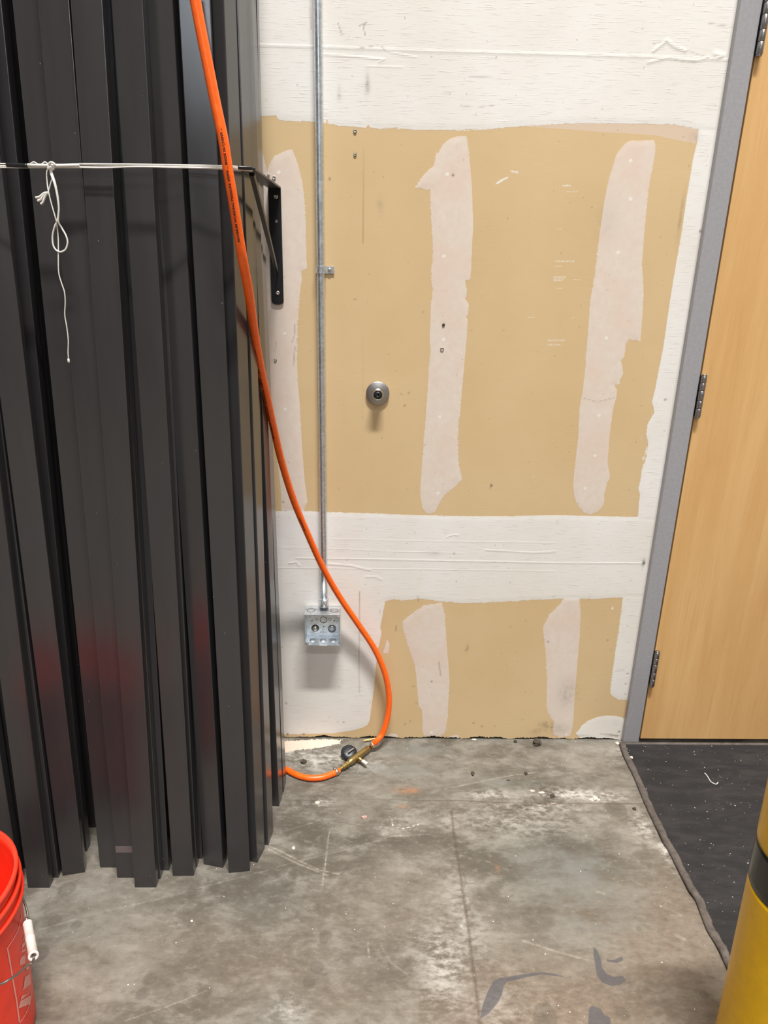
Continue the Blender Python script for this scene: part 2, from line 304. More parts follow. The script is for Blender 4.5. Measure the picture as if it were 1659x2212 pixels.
THINP = [
 [(560,300),(577,372),(582,355),(592,338),(612,328),(631,322),(636,335),(646,365),(653,395),(658,430),(660,480),(662,560),(663,580),(650,586),(652,605),(647,640),(643,700),(641,760),(643,820),(648,880),(652,960),(655,1000),(658,1040),(664,1085),(655,1104),(608,1104),(606,1050),(560,700)],
 [(1008,294),(990,294),(972,300),(963,307),(955,315),(949,325),(946,335),(943,328),(940,345),(936,360),(927,366),(917,377),(908,388),(897,405),(906,408),(912,406),(920,411),(930,408),(930,444),(932,480),(934,515),(935,560),(933,575),(932,595),(931,605),(935,625),(931,656),(930,690),(928,726),(930,760),(926,797),(922,870),(915,960),(909,1040),(908,1070),(912,1096),(921,1108),(930,1110),(939,1106),(950,1085),(960,1070),(975,1058),(998,1036),(997,1028),(991,1005),(989,960),(990,920),(994,890),(997,850),(1002,800),(1008,730),(1010,691),(1006,684),(1011,680),(1012,656),(1004,645),(1008,640),(1008,625),(1004,606),(1015,604),(1018,580),(1020,530),(1022,491),(1021,460),(1019,397),(1016,365),(1012,327)],
 [(1413,303),(1416,312),(1415,330),(1409,365),(1403,397),(1398,440),(1393,488),(1389,540),(1386,573),(1389,600),(1390,640),(1387,690),(1383,738),(1374,734),(1366,736),(1358,730),(1352,745),(1349,770),(1341,780),(1344,790),(1346,808),(1338,822),(1340,830),(1326,832),(1333,842),(1331,860),(1326,875),(1322,900),(1318,930),(1314,975),(1313,985),(1312,1000),(1318,1030),(1311,1045),(1308,1060),(1304,1070),(1306,1080),(1303,1092),(1290,1106),(1275,1111),(1262,1107),(1248,1092),(1240,1070),(1238,1045),(1242,1005),(1249,945),(1252,880),(1258,850),(1264,800),(1266,770),(1270,720),(1275,650),(1285,590),(1295,505),(1305,438),(1313,395),(1322,364),(1330,338),(1342,320),(1352,309),(1363,304),(1390,304)],
 [(946,1303),(915,1308),(890,1325),(869,1343),(872,1362),(880,1390),(888,1415),(896,1436),(900,1465),(901,1486),(905,1525),(912,1534),(913,1560),(913,1582),(918,1590),(932,1593),(950,1590),(961,1582),(967,1552),(968,1520),(971,1474),(969,1440),(965,1397),(963,1360),(961,1328),(954,1303)],
 [(1221,1290),(1205,1310),(1187,1327),(1173,1354),(1175,1380),(1178,1403),(1180,1440),(1182,1465),(1181,1500),(1181,1526),(1185,1544),(1196,1557),(1197,1565),(1194,1575),(1196,1587),(1211,1593),(1230,1590),(1235,1580),(1237,1569),(1240,1530),(1242,1495),(1246,1450),(1248,1419),(1252,1380),(1254,1342),(1253,1310),(1251,1290)],
 [(827,1412),(836,1380),(842,1392),(838,1412)], [(838,1590),(842,1585),(858,1586),(862,1596),(838,1597)],[(972,1590),(990,1588),(994,1600),(970,1600)],
]
THIN2 = [(1125,272),(1235,280),(1300,285),(1370,289),(1420,293),(1450,300),(1480,306),(1503,310),(1512,282),(1500,270),(1300,262),(1130,262)]
def build_wall():
    st = 0.003; x0, x1, z0, z1 = -0.30, JX, 0.006, 2.16
    xs = np.linspace(x0, x1, int((x1-x0)/st)+1); zs = np.linspace(z0, z1, int((z1-z0)/st)+1)
    X, Z, _, Q = grid_mesh('w', xs, zs, lambda a, b: a)
    mud = np.full(X.shape, -100.0); thick = np.zeros(X.shape)
    for k, L in enumerate((THICK, THINP)):
        for poly in L:
            P = np.array([wp(*p) for p in poly]); lo = P.min(0)-0.02; hi = P.max(0)+0.02
            s = (X > lo[0]) & (X < hi[0]) & (Z > lo[1]) & (Z < hi[1]); d = np.full(X.shape, -100.0); d[s] = poly_sdf(X[s], Z[s], P)*1000
            if k == 0: thick = np.maximum(thick, (d > -3).astype(float))
            mud = np.maximum(mud, d)
    thin = np.clip(poly_sdf(X, Z, [wp(*p) for p in THIN2])*1000, -50, 50)
    mud = np.clip(mud, -50, 50)
    def blur(a, n):
        A = a.reshape(len(zs), len(xs)).copy()
        for _ in range(n):
            B = np.pad(A, 1, mode='edge'); A = (B[1:-1, 1:-1]*2+B[:-2, 1:-1]+B[2:, 1:-1]+B[1:-1, :-2]+B[1:-1, 2:])/6
        return A.ravel()
    thick = blur(thick, 3)
    dirt = np.zeros(X.shape); chip = np.zeros(X.shape); line = np.zeros(X.shape); ridge = np.zeros(X.shape)
    def blob(A, u, v, ru, rv, amp=1.0):
        x, z = wp(u, v); s = (np.abs(X-x) < ru*3) & (np.abs(Z-z) < rv*3); A[s] = np.maximum(A[s], amp*np.exp(-(((X[s]-x)/ru)**2+((Z[s]-z)/rv)**2)))
    def stroke(A, pts, wd, amp=1.0):
        P = [wp(*p) for p in pts]; q = np.array(P); lo = q.min(0)-0.01; hi = q.max(0)+0.01
        s = (X > lo[0]) & (X < hi[0]) & (Z > lo[1]) & (Z < hi[1]); d = line_dist(X[s], Z[s], P); A[s] = np.maximum(A[s], amp*np.exp(-(d/wd)**2))
    # screw dimples in the compound: bright filled dots
    for u, v in [(602,372),(615,720),(616,884),(959,553),(958,733),(950,900),(946,1065),(1362,347),(1362,430),(1335,545),(1310,730),(1294,897),(1285,984),(1264,1055),(1522,348),(1475,582),(1450,765),(1406,1044),(1426,857),(1446,894),(966,376),(640,1085),(1522,348),(932,1582),(1223,1587)]:
        blob(chip, u, v, 0.0042, 0.0036, 1.6); stroke(ridge, [(u-4, v-4), (u+4, v-5)], 0.0015, -0.8)
    for u, v, a in [(767,283,1.6),(767,334,1.4),(958,702,1.2),(978,380,1.3),(712,388,.7),(595,778,1.3),(611,1085,.8),(932,1473,1.2),(1184,1387,.8),(1062,1050,.9),(850,852,.0),(866,854,1.0),(874,877,.8),(883,850,.5),(767,648,.6),(1513,500,1.3),(1437,864,1.1),(1391,1216,1.4),(1312,1384,.8),(1320,1405,.5),(1196,1290,.4),(621,1586,1.2),(656,1586,1.2),(1337,1581,1.3),(1351,1478,1.1),(1355,1456,1.1),(1350,1500,.7),(886,1558,.6),(875,1565,.7),(1023,1562,.8),(1041,1570,.8),(1128,1556,.6),(1165,1565,.6),(1180,1562,.9),(1192,1571,.9),(730,1560,.9),(742,1560,.7),(893,1483,.6),(899,1520,.7),(946,1330,.0),(860,1360,.0),(1308,1322,.0),(940,1075,.0),(1452,1250,.0),(905,1088,.0),(1006,1405,.6),(981,1196,.7),(735,1240,.0),(1140,1515,.0),(618,1520,.7)]:
        if a: blob(dirt, u, v, 0.0028, 0.0034, a)
    for u, v, ru, rv, a in [(793,185,.006,.022,.5),(733,205,.005,.016,.3),(822,445,.008,.02,.22),(1312,480,.03,.05,.16),(700,1290,.05,.06,.10),(1225,1500,.03,.05,.35),(1205,1575,.04,.02,.35),(1180,1567,.018,.012,.6),(1390,1216,.005,.012,.8),(1325,1590,.02,.003,.8),(1260,1590,.02,.003,.5),(940,1196,.02,.01,.2),(1168,1580,.03,.01,.4),(1010,1400,.003,.012,.6),(1500,300,.012,.012,.3),(1470,470,.004,.05,.35)]:
        blob(dirt, u, v, ru, rv, a)
    for pts, wd, a in [([(777,1278),(777,1345),(776,1420),(776,1496)],.0014,1.0),([(785,320),(784,525)],.0010,.7),([(784,730),(783,1000)],.001,.15),([(730,50),(739,76)],.0011,1),([(776,56),(791,49),(785,58),(789,76)],.0012,1),([(775,104),(815,98),(825,100),(831,108)],.0009,.9),([(670,16),(672,62)],.0015,.6),([(990,228),(1030,232),(1080,226)],.0008,.6),([(1013,165),(1050,167),(1082,170)],.0009,.6),([(948,1430),(952,1460)],.0018,.9),([(856,1352),(855,1362)],.0018,1),([(631,740),(637,720),(636,700)],.001,.8),([(634,790),(637,750)],.0014,.9),([(596,740),(595,760)],.0012,.8),([(1400,130),(1450,126),(1480,134),(1522,132)],.001,.5),([(1410,95),(1440,88),(1470,105),(1540,128),(1560,124)],.0012,.55),([(1459,30),(1500,31)],.0008,.6),([(1530,50),(1580,58)],.001,.8),([(1010,690),(1060,690)],.0008,.0),([(1060,1045),(1059,1055)],.0015,1),([(1260,860),(1290,868),(1328,859)],.001,.7),([(820,1316),(822,1330)],.0012,.5),([(902,1288),(904,1300)],.0016,.7),([(1330,1450),(1348,1446)],.0012,.7),([(1296,1585),(1320,1586),(1335,1590)],.0015,1.0)]:
        if a: stroke(line, pts, wd, a)
    stroke(dirt, [(560,99),(700,103),(900,110),(1100,116),(1200,118),(1400,124),(1575,131)], .0013, .10)
    for pts, wd, a in [([(560,98),(700,102),(900,110),(1100,115),(1200,118),(1400,123),(1575,130)],.003,.7),([(640,1206),(800,1208),(1000,1212),(1200,1216),(1390,1217)],.0022,.8),([(605,1183),(700,1184),(820,1190),(1000,1195)],.0015,.4),([(720,1165),(900,1168),(1200,1172)],.0015,.4),([(710,1218),(760,1222),(790,1230),(800,1231)],.003,1),([(625,1217),(640,1214),(646,1222)],.003,1),([(790,1246),(812,1246),(824,1252)],.003,.8),([(560,1226),(900,1230),(1200,1234)],.0015,.4),([(1050,1188),(1150,1194),(1200,1192)],.0025,.7),([(965,1160),(980,1155),(990,1156)],.002,.8),([(1412,110),(1440,88),(1455,100),(1480,110)],.0035,1.2),([(1400,135),(1440,125),(1500,131),(1530,125)],.0035,1.0),([(1545,116),(1562,120),(1550,126)],.005,1.3),([(700,118),(760,122),(830,128),(820,133)],.002,.8),([(840,112),(900,124)],.002,.5),([(790,142),(870,146)],.002,.4)]:
        stroke(ridge, pts, wd, a)
    # scrapes of compound dragged over the paper
    def wedge(P, amp):
        d = poly_sdf(X, Z, [wp(*p) for p in P]); chip[:] = np.maximum(chip, np.where(d > 0, amp, 0)*np.clip(d/0.004, 0, 1))
    wedge([(1062,402),(1075,388),(1095,378),(1108,383),(1090,392),(1078,400),(1066,403)], .62); wedge([(1092,364),(1118,366),(1128,372),(1118,378),(1104,376)], .58)
    for (u0, u1, v, a) in [(1216,1232,401,.6),(1222,1250,414,.5),(1200,1240,564,.55),(1200,1212,575,.52),(1196,1222,599,.56),(1196,1216,605,.56),(1240,1254,604,.5),(1200,1214,623,.5),(1184,1222,735,.54),(1182,1212,745,.54),(1140,1156,686,.5),(1236,1244,686,.5),(1202,1212,495,.5),(1150,1162,1028,.46),(1186,1196,766,.45),(1330,1340,455,.5),(1150,1160,1040,.44)]:
        stroke(chip, [(u0, v), (u1, v)], 0.0035, a)
    blob(chip, 1408, 560, .003, .012, .5); blob(chip, 1386, 945, .004, .02, .5); blob(chip, 1396, 975, .006, .02, .6); blob(chip, 1390, 990, .006, .01, .6); blob(chip, 1152, 1030, .006, .012, .45); blob(chip,1323,1314,.003,.005,1.2); blob(chip,1100,1060,.0,.0,0) if False else None
    Yd = 0.0004*np.clip(mud, 0, 12)/12
    # ragged lower edge of the board
    zz = Z.copy(); low = Z < 0.012
    prof = 0.003*np.sin(X*37)+0.002*np.sin(X*91+1)+0.002*rng.normal(size=X.shape)*0.6
    zz[low] += (prof*(1-(Z-z0)/0.006).clip(0, 1))[low]*0.9
    V = np.stack([X, -Yd, zz], -1)
    # plain surround (left of the patch, above it, and over/right of the door)
    ex = []; 
    def quad(xa, xb, za, zb):
        ex.append([(xa, 0, za), (xb, 0, za), (xb, 0, zb), (xa, 0, zb)])
    quad(-6.0, x0, z0, 10.3); quad(x0, JX, z1, 10.3); quad(JX, JX+1.02, 2.18, 10.3); quad(JX+1.02, 7.4, z0, 10.3)
    n = len(V); E_ = np.array(ex).reshape(-1, 3); V = np.vstack([V, E_]); Q = np.vstack([Q, np.arange(n, n+len(E_)).reshape(-1, 4)])
    pad = lambda a, v: np.concatenate([a, np.full(len(E_), v)])
    me = np_mesh('wall_back', V, Q, dict(mud=pad(mud, 50), thick=pad(thick, 1), thin=pad(thin, -50), dirt=pad(dirt, 0), chip=pad(chip, 0), line=pad(line, 0), ridge=pad(ridge, 0)))
    o = link('wall_back', me, M['wall']); tag(o, 'unpainted drywall wall with white joint compound bands and strips', 'wall', kind='structure')
    b = MB(); b.box((0.0-0.6, 0.05, 1.85), (4.8, 0.08, 3.72)); 
    return o
wall = build_wall()
def plain(name, lo, hi, mat, label, cat):
    b = MB(); lo = Vector(lo); hi = Vector(hi); b.box((lo+hi)/2, tuple(hi-lo)); o = b.build(name, mat); return tag(o, label, cat, kind='structure')
plain('trim_1', (-6.0, 0.016, 0.0), (JX+0.03, 0.10, 10.3), M['hole'], 'sole plate and studs coloured black as the shadow in the gap under the drywall', 'trim')  # black colour stands in for the shadow behind the board's lower edge
plain('wall_right', (7.4, -16.0, 0), (7.5, 0.1, 10.3), M['block'], 'plain painted side wall to the right outside the picture', 'wall')
plain('wall_left', (-6.1, -16.0, 0), (-6.0, 0.1, 10.3), M['block'], 'plain painted side wall to the left outside the picture', 'wall')
plain('wall_front', (-6.1, -16.1, 0), (7.5, -16.0, 10.3), M['block'], 'plain painted wall behind the camera', 'wall')
plain('ceiling', (-6.1, -16.1, 10.3), (7.5, 0.1, 10.4), M['ceil'], 'pale ceiling above the picture', 'ceiling')

# ---- floor
def fp(u, v): p = onZ(u, v, 0.0); return (p.x, p.y)
def build_floor():
    st = 0.0026; x0, x1, y0, y1 = -0.86, 0.96, -1.06, 0.0
    xs = np.linspace(x0, x1, int((x1-x0)/st)+1); ys = np.linspace(y0, y1, int((y1-y0)/st)+1)
    X, Y, _, Q = grid_mesh('f', xs, ys, lambda a, b: a)
    A = {k: np.zeros(X.shape) for k in ('joint', 'scratch', 'dust', 'pale', 'rust', 'blue', 'tan')}; dark = np.full(X.shape, -30.0); spot = np.full(X.shape, -30.0)
    def stroke(a, pts, wd, amp=1.0, px=True):
        P = [fp(*p) for p in pts]; q = np.array(P); lo = q.min(0)-wd*4; hi = q.max(0)+wd*4
        s = (X > lo[0]) & (X < hi[0]) & (Y > lo[1]) & (Y < hi[1]); d = line_dist(X[s], Y[s], P); a[s] = np.maximum(a[s], amp*np.exp(-(d/wd)**2))
    def blob(a, u, v, rx, ry, amp=1.0):
        x, y = fp(u, v); a[:] = np.maximum(a, amp*np.exp(-(((X-x)/rx)**2+((Y-y)/ry)**2)))
    J = A['joint']
    stroke(J, [(975,1750),(980,1800),(986,1840),(993,1880),(999,1920),(1008,1980),(1015,2030),(1022,2090),(1030,2150),(1038,2230)], .0030, .85)
    stroke(J, [(995,1875),(1003,1890),(1006,1905),(1001,1920)], .0022, .5)
    stroke(J, [(900,1729),(980,1728),(1080,1732),(1150,1733),(1200,1734),(1300,1735),(1390,1735)], .0026, .8)
    stroke(J, [(620,1728),(760,1727),(850,1726),(900,1729)], .0022, .4)
    S = A['scratch']
    for pts, wd, a in [([(583,1828),(640,1856),(690,1880),(732,1888)],.0020,.9),([(580,1834),(640,1864),(690,1884),(712,1893)],.0018,.8),([(712,1796),(708,1815),(705,1850),(700,1885),(696,1913)],.0016,.8),([(600,1872),(680,1852),(760,1832),(850,1806),(930,1802)],.0015,.5),([(960,1704),(1050,1686),(1100,1676),(1165,1667)],.0016,.75),([(605,1798),(650,1785),(690,1772)],.0014,.4),([(795,2034),(797,2070)],.0018,.8),([(822,2040),(845,2080),(880,2105)],.0014,.5),([(1130,2032),(1200,2055),(1270,2075)],.0018,.7),([(1080,2055),(1120,2100)],.0012,.2),([(270,2205),(360,2175),(445,2141)],.0014,.6),([(80,2010),(200,1975),(330,1945),(480,1905),(580,1880)],.0018,.3),([(900,1876),(912,1888)],.0015,.6),([(1365,1900),(1390,1915)],.002,.4),([(875,2186),(935,2186)],.0013,.5),([(1290,1926),(1305,1930)],.003,.9),([(1300,2030),(1340,2050)],.001,.2),([(950,2130),(990,2145)],.0012,.4),([(185,1882),(240,1875)],.0014,.5),([(1085,1988),(1092,2000)],.0015,.5),([(1450,1976),(1470,1978)],.003,.7),([(1462,2020),(1480,2030)],.004,.5),([(1070,1930),(1110,1945)],.001,.2)]:
        stroke(S, pts, wd, a)
    D = A['dust']
    for u, v, rx, ry, a in [(700,1640,.13,.045,1.0),(650,1625,.08,.035,1.0),(690,1733,.03,.012,1.3),(1150,1745,.12,.03,.8),(1060,1718,.06,.02,.9),(1230,1715,.10,.022,1.2),(1300,1720,.06,.02,1.1),(1390,1790,.03,.06,.8),(1440,1840,.02,.05,1.0),(870,1780,.05,.04,.35),(1100,1770,.2,.06,.45),(960,2080,.05,.10,.75),(1000,1990,.04,.14,.45),(1060,2180,.10,.06,.3),(1345,1625,.03,.02,.7),(830,1790,.012,.03,.7),(640,1605,.08,.015,.9),(620,2190,.04,.03,.6),(760,1650,.1,.04,.6)]:
        blob(D, u, v, rx, ry, a)
    P_ = A['pale']
    P = [fp(*p) for p in [(612,1600),(700,1596),(740,1597),(735,1606),(700,1615),(640,1622),(612,1628)]]; P_[:] = np.clip(poly_sdf(X, Y, P)/0.004+0.6*rng.normal(size=X.shape), 0, 1)*0.9
    blob(P_, 1150, 1596, .03, .004, .6); blob(P_, 1285, 1727, .014, .006, 1.2); blob(P_, 1170, 1712, .01, .005, .9); blob(P_, 1150, 1708, .008, .004, .9); blob(P_, 686, 1733, .008, .006, .9); blob(P_, 634, 1831, .004, .008, .8); blob(P_, 1046, 1713, .01, .004, .5); blob(P_, 1333, 1606, .006, .006, 1); blob(P_, 1195, 1735, .012, .003, .8)
    stroke(P_, [(846,1770),(850,1785),(868,1790),(890,1786),(912,1777)], .003, .45)
    blob(A['rust'], 880, 1708, .03, .014, .75); blob(A['rust'], 892, 1708, .015, .008, 1.0); blob(A['rust'], 870, 1742, .016, .008, .55); blob(A['rust'], 1370, 1748, .005, .003, 1); blob(A['rust'], 1075, 1875, .006, .02, .4)
    for u, v, rx, ry, a in [(1230,1870,.14,.10,.8),(1270,1950,.14,.12,.6),(1250,1600,.3,.02,.3),(880,1620,.12,.03,.8),(850,1660,.14,.04,.7),(160,2000,.1,.1,.35),(560,1960,.1,.1,.3),(600,2200,.05,.04,.7),(1080,1690,.2,.03,.4)]:
        blob(A['blue'], u, v, rx, ry, a)
    for u, v, rx, ry, a in [(1200,2200,.30,.14,1.0),(1420,2050,.20,.16,.8),(1100,2130,.2,.08,.7),(850,1990,.2,.12,.35),(560,2080,.25,.12,.45),(700,2150,.2,.1,.4),(1480,1960,.14,.15,.6),(100,2150,.2,.1,.5)]:
        blob(A['tan'], u, v, rx, ry, a)
    def pd(arr, P, k=1000):
        P = np.array([fp(*p) for p in P]); lo = P.min(0)-.03; hi = P.max(0)+.03; s = (X > lo[0]) & (X < hi[0]) & (Y > lo[1]) & (Y < hi[1])
        arr[s] = np.maximum(arr[s], poly_sdf(X[s], Y[s], P)*k)
    # oily dark stains
    pd(dark, [(1281,2045),(1290,2052),(1298,2070),(1300,2090),(1310,2103),(1325,2110),(1345,2108),(1353,2118),(1340,2127),(1322,2130),(1300,2122),(1289,2106),(1285,2080),(1282,2060)])
    pd(dark, [(1310,2072),(1325,2074),(1345,2066),(1346,2074),(1333,2080),(1312,2077)])
    pd(dark, [(1272,2178),(1280,2172),(1298,2180),(1305,2192),(1318,2198),(1320,2230),(1270,2230)])
    pd(dark, [(1092,2112),(1110,2108),(1140,2103),(1170,2100),(1200,2104),(1228,2112),(1200,2108),(1170,2105),(1140,2110),(1110,2118),(1096,2120),(1088,2130),(1084,2150),(1075,2165),(1055,2190),(1038,2200),(1040,2180),(1050,2150),(1065,2120),(1080,2112)])
    pd(spot, [(1150,2182),(1165,2168),(1185,2167),(1197,2180),(1204,2200),(1200,2230),(1155,2230),(1152,2200)])
    for u, v, r in [(324,2115,.014),(308,2146,.014),(442,2142,.015),(145,1920,.02),(118,1990,.015),(165,1998,.012),(85,2060,.02),(60,2000,.02),(704,2020,.014),(740,1905,.013),(632,1892,.012),(618,1908,.012),(685,2090,.015),(668,2122,.014),(700,2030,.010),(1380,2006,.006),(1437,1985,.004),(1520,2148,.01),(1345,2190,.014),(150,1880,.02),(260,1815,.0),(1160,1700,.02),(1330,1748,.03)]:
        if r: x, y = fp(u, v); spot[:] = np.maximum(spot, (r-np.hypot(X-x, (Y-y)))*1000)
    V = np.stack([X, Y, -0.0022*np.clip(J, 0, 1)+0.0006*np.clip(P_, 0, 1)], -1)
    ex = []
    def quad(xa, xb, ya, yb): ex.append([(xa, ya, 0), (xb, ya, 0), (xb, yb, 0), (xa, yb, 0)])
    quad(-6.1, x0, y0, y1); quad(x1, 7.5, y0, y1); quad(-6.1, 7.5, -16.1, y0); quad(-6.1, 7.5, y1, 0.12)
    n = len(V); E_ = np.array(ex).reshape(-1, 3); V = np.vstack([V, E_]); Q = np.vstack([Q, np.arange(n, n+len(E_)).reshape(-1, 4)])
    at = {k: np.concatenate([a, np.zeros(len(E_))]) for k, a in A.items()}; at['dark'] = np.concatenate([np.clip(dark, -30, 30), np.full(len(E_), -30)]); at['spot'] = np.concatenate([np.clip(spot, -30, 30), np.full(len(E_), -30)])
    o = link('floor', np_mesh('floor', V, Q, at), M['floor']); tag(o, 'scuffed grey concrete floor with saw-cut joints and stains', 'floor', kind='structure')
build_floor()

# ---- door frame and door (closed, hinges towards the room)
FT = 0.018
fL, fR = JX, 0.858
b = MB(); b.box(((fL+fR)/2, -FT/2+0.05, 1.09), (fR-fL, FT+0.10, 2.18)); dfr = b.build('trim_2', M['frame'], at=(fL, -FT, 0), bevel=0.0025)
tag(dfr, 'grey painted steel door jamb standing between drywall and wooden door', 'door frame', kind='structure')
b = MB(); b.box((fL+0.51, -FT/2+0.05, 2.155), (1.02, FT+0.10, 0.05)); b.box((fL+1.0, -FT/2+0.05, 1.09), (0.05, FT+0.10, 2.18))
b.build('head_and_far_jamb', M['frame'], dfr, bevel=0.0025)
door = thing('door_1', (fR, -FT, 0), 'closed maple veneer door with three steel hinges right of the jamb', 'door', kind='structure')
b = MB(); b.box((fR+0.004+0.465, -FT+0.0235, 1.078), (0.93, 0.045, 2.12)); b.build('door_panel', M['wood'], door, bevel=0.001)
def hinge(zt, zb):
    hx = fR+0.004; L = zt-zb; n = 5
    hn = MB(); hn.box((hx+0.001, -FT+0.004, (zt+zb)/2), (0.004, 0.030, L)); h = hn.build('hinge', M['hinge'], door, bevel=0.0005)
    segs = [0, .10, .26, .42, .66, .82, 1.0] if False else [0, .17, .36, .60, .79, 1.0]
    for i in range(n):
        a, c = zt-L*segs[i]-0.0005, zt-L*segs[i+1]+0.0005; k = MB(); k.lathe((hx+0.004, -FT-0.007, c), (0, 0, 1), [(0.0066, 0), (0.0073, 0.0008), (0.0073, (a-c)-0.0008), (0.0066, a-c)], 20); k.build('knuckle', M['hinge'], h)
    k = MB(); k.lathe((hx+0.004, -FT-0.007, zb-0.004), (0, 0, 1), [(0.003, 0), (0.0062, 0.001), (0.0066, 0.0045)], 20); k.lathe((hx+0.004, -FT-0.007, zt), (0, 0, 1), [(0.0066, 0), (0.0062, 0.0035), (0.003, 0.0045)], 20); k.build('pin_cap', M['hinge'], h)
for (ut, vt, ub, vb) in [(1650, -20, 1624, 118), (1507, 812, 1494, 900), (1409, 1409, 1397, 1481)]:
    hinge(onY(ut, vt, -FT-.007).z, onY(ub, vb, -FT-.007).z)

# ---- mat in front of the door
def build_mat():
    t = thing('door_mat', (1.35, -0.5, 0), 'black rubber floor mat with worn curled grey edging before the door', 'mat')
    E0 = [(1340,1598),(1350,1628),(1372,1672),(1393,1722),(1400,1738),(1420,1780),(1438,1818),(1448,1832),(1466,1868),(1482,1900),(1495,1925),(1508,1942),(1520,1972),(1533,2005),(1548,2030),(1560,2052),(1575,2084)]
    pts = smooth_path([Vector((onZ(u, v, 0.008).x, onZ(u, v, 0.008).y, 0)) for u, v in E0], 4)
    pts[0].y = min(pts[0].y, -FT-0.004)
    pts.append(Vector((pts[-1].x-0.01, -1.15, 0)))
    # sheet
    x1 = 1.75; b = MB(); ring = []
    for z in (0.0, 0.0075):
        ring.append([Vector((p.x+0.009, p.y, z)) for p in pts]+[Vector((x1, -1.15, z)), Vector((x1, pts[0].y, z))])
    n = len(ring[0]); b.add(ring[0]+ring[1], [tuple(range(n)), tuple(range(n, 2*n))]+[(i, (i+1) % n, (i+1) % n+n, i+n) for i in range(n)])
    b.build('sheet', M['mat'], t)
    # raised rubber edging, slightly lifted here and there
    b = MB(); rs = []
    for i, p in enumerate(pts):
        lift = 0.004*max(0, math.sin(i*0.33+0.5))**6 + 0.0035*math.exp(-((i-38)/3.0)**2)
        wv = 0.0012*math.sin(i*1.3)+0.0009*math.sin(i*2.9+1)
        prof = [(-0.006, lift), (-0.0064, 0.004+lift), (-0.0052, 0.0082+lift), (0.006+wv, 0.0094+lift), (0.0108+wv, 0.0092+lift*0.5), (0.0115+wv, 0.0076)]
        rs.append([Vector((p.x+a, p.y, z)) for a, z in prof]+[Vector((p.x+0.006, p.y, lift*0.5))])
    b.rings(rs, smooth=True); b.build('edging', M['matedge'], t)
    b = MB(); b.rings([[Vector((x, pts[0].y+0.001+dy, z)) for dy, z in ((-0.012, 0.007), (-0.010, 0.0098), (-0.002, 0.0100), (-0.0005, 0.004), (-0.003, 0.0))] for x in np.linspace(pts[0].x, x1, 20)], smooth=True)
    b.build('rear_edging', M['matedge'], t)
build_mat()

# ================================================================== square metal posts
def tube_mesh(bl, tl, ang, L=2.16, s=0.0508, dp=0.0235):
    """square hollow tube; bl front-left bottom corner (x,y), tl front-left corner at z 1.56"""
    kx = (tl[0]-bl[0])/1.56; ky = (tl[1]-bl[1])/1.56; ca, sa = math.cos(ang), math.sin(ang)
    r = 0.0013; prof = []
    for (cx, cy, a0) in ((s-r, r, -90), (s-r, dp-r, 0), (r, dp-r, 90), (r, r, 180)):
        for k in range(4): a = math.radians(a0+k*30); prof.append((cx+r*math.cos(a), cy+r*math.sin(a)))
    t = 0.002; inn = [(t+(x)*(s-2*t)/s, t+(y)*(dp-2*t)/dp) for x, y in prof]
    R = lambda P, z: [Vector((bl[0]+x*ca-y*sa+kx*z, bl[1]+x*sa+y*ca+ky*z, z)) for x, y in P]
    b = MB(); b.rings([R(inn, 0.0), R(prof, 0.0), R(prof, L), R(inn, L), R(inn, 0.0)], caps=False, smooth=False)
    return b
WID, DEP = 0.0508, 0.0235
POSTS = [  # front-left foot (px on the floor), rotation, Y at cord height, left edge there, label
 ((60,1918), 0, -.503, ('xr', -84), 'dark bronze flat post in the front row, just behind the red buckets'),
 ((135,1892), 12, -.487, ('xr', -3), 'dark bronze flat post left of the wide gap that shows floor at the base'),
 ((216,1874), 0, -.465, ('u', 61), 'dark bronze post right of the wide floor gap, its right half covered by its neighbour'),
 ((253,1896), 0, -.488, ('u', 112), 'dark bronze flat post with a pale rubbed band near its foot'),
 ((291,1917), 0, -.505, ('u', 177), 'dark bronze flat post whose foot stands furthest forward of the bundle'),
 ((373,1892), 0, -.488, ('u', 264), 'dark bronze flat post, next one right of the furthest forward post'),
 ((440,1867), -13, -.462, ('u', 335), 'dark bronze flat post twisted so its foot slants down to the right'),
 ((494,1886), 7, -.490, ('u', 405), 'bluish sheened flat post directly behind the top of the orange hose'),
]
pgroup = 'dark flat metal posts bundled upright against the wall'
post_list = []
def add_post(bl, tl, ang, label, L=2.16, grp=pgroup, w_=WID, d_=DEP):
    o = tube_mesh(bl, tl, ang, L, w_, d_).build('metal_post', M['post'], at=(bl[0]+w_/2, bl[1]+d_/2, 0)); tag(o, label, 'post', grp); post_list.append(o); return o
for k, (px, ang, yt, top, lab) in enumerate(POSTS):
    bl = fp(*px); tx = onY(top[1], 345, yt).x-(WID if top[0] == 'xr' else 0)
    add_post(bl, (tx, yt), math.radians(ang), lab, 2.16+0.02*((k*7) % 5))
def right_post(br, tr, lab, ang=0, w_=WID, d_=DEP, grp=pgroup):
    """given by the front RIGHT corner"""
    c_, s1 = math.cos(math.radians(ang)), math.sin(math.radians(ang))
    return add_post((br[0]-w_*c_, br[1]-w_*s1), (tr[0]-w_*c_, tr[1]-w_*s1), math.radians(ang), lab, grp=grp, w_=w_, d_=d_)
NW, ND = 0.0225, 0.0490
right_post(fp(556,1864), (onY(497,345,-.462).x, -.462), 'dark post set edge-on at the right front corner of the bundle', -14, NW, ND)
right_post(fp(580,1826), (onY(526,345,-.410).x, -.410), 'dark edge-on post, second in the row of the right side', -7, NW, ND)
right_post((-.254,-.380), (onY(534,345,-.357).x-.001, -.357), 'dark edge-on post third in the right side row, its foot hidden', -7, NW, ND)
right_post(fp(603,1742), (onY(545,345,-.300).x, -.300), 'dark edge-on post on the right side with a black gap before it', -5, NW, ND)
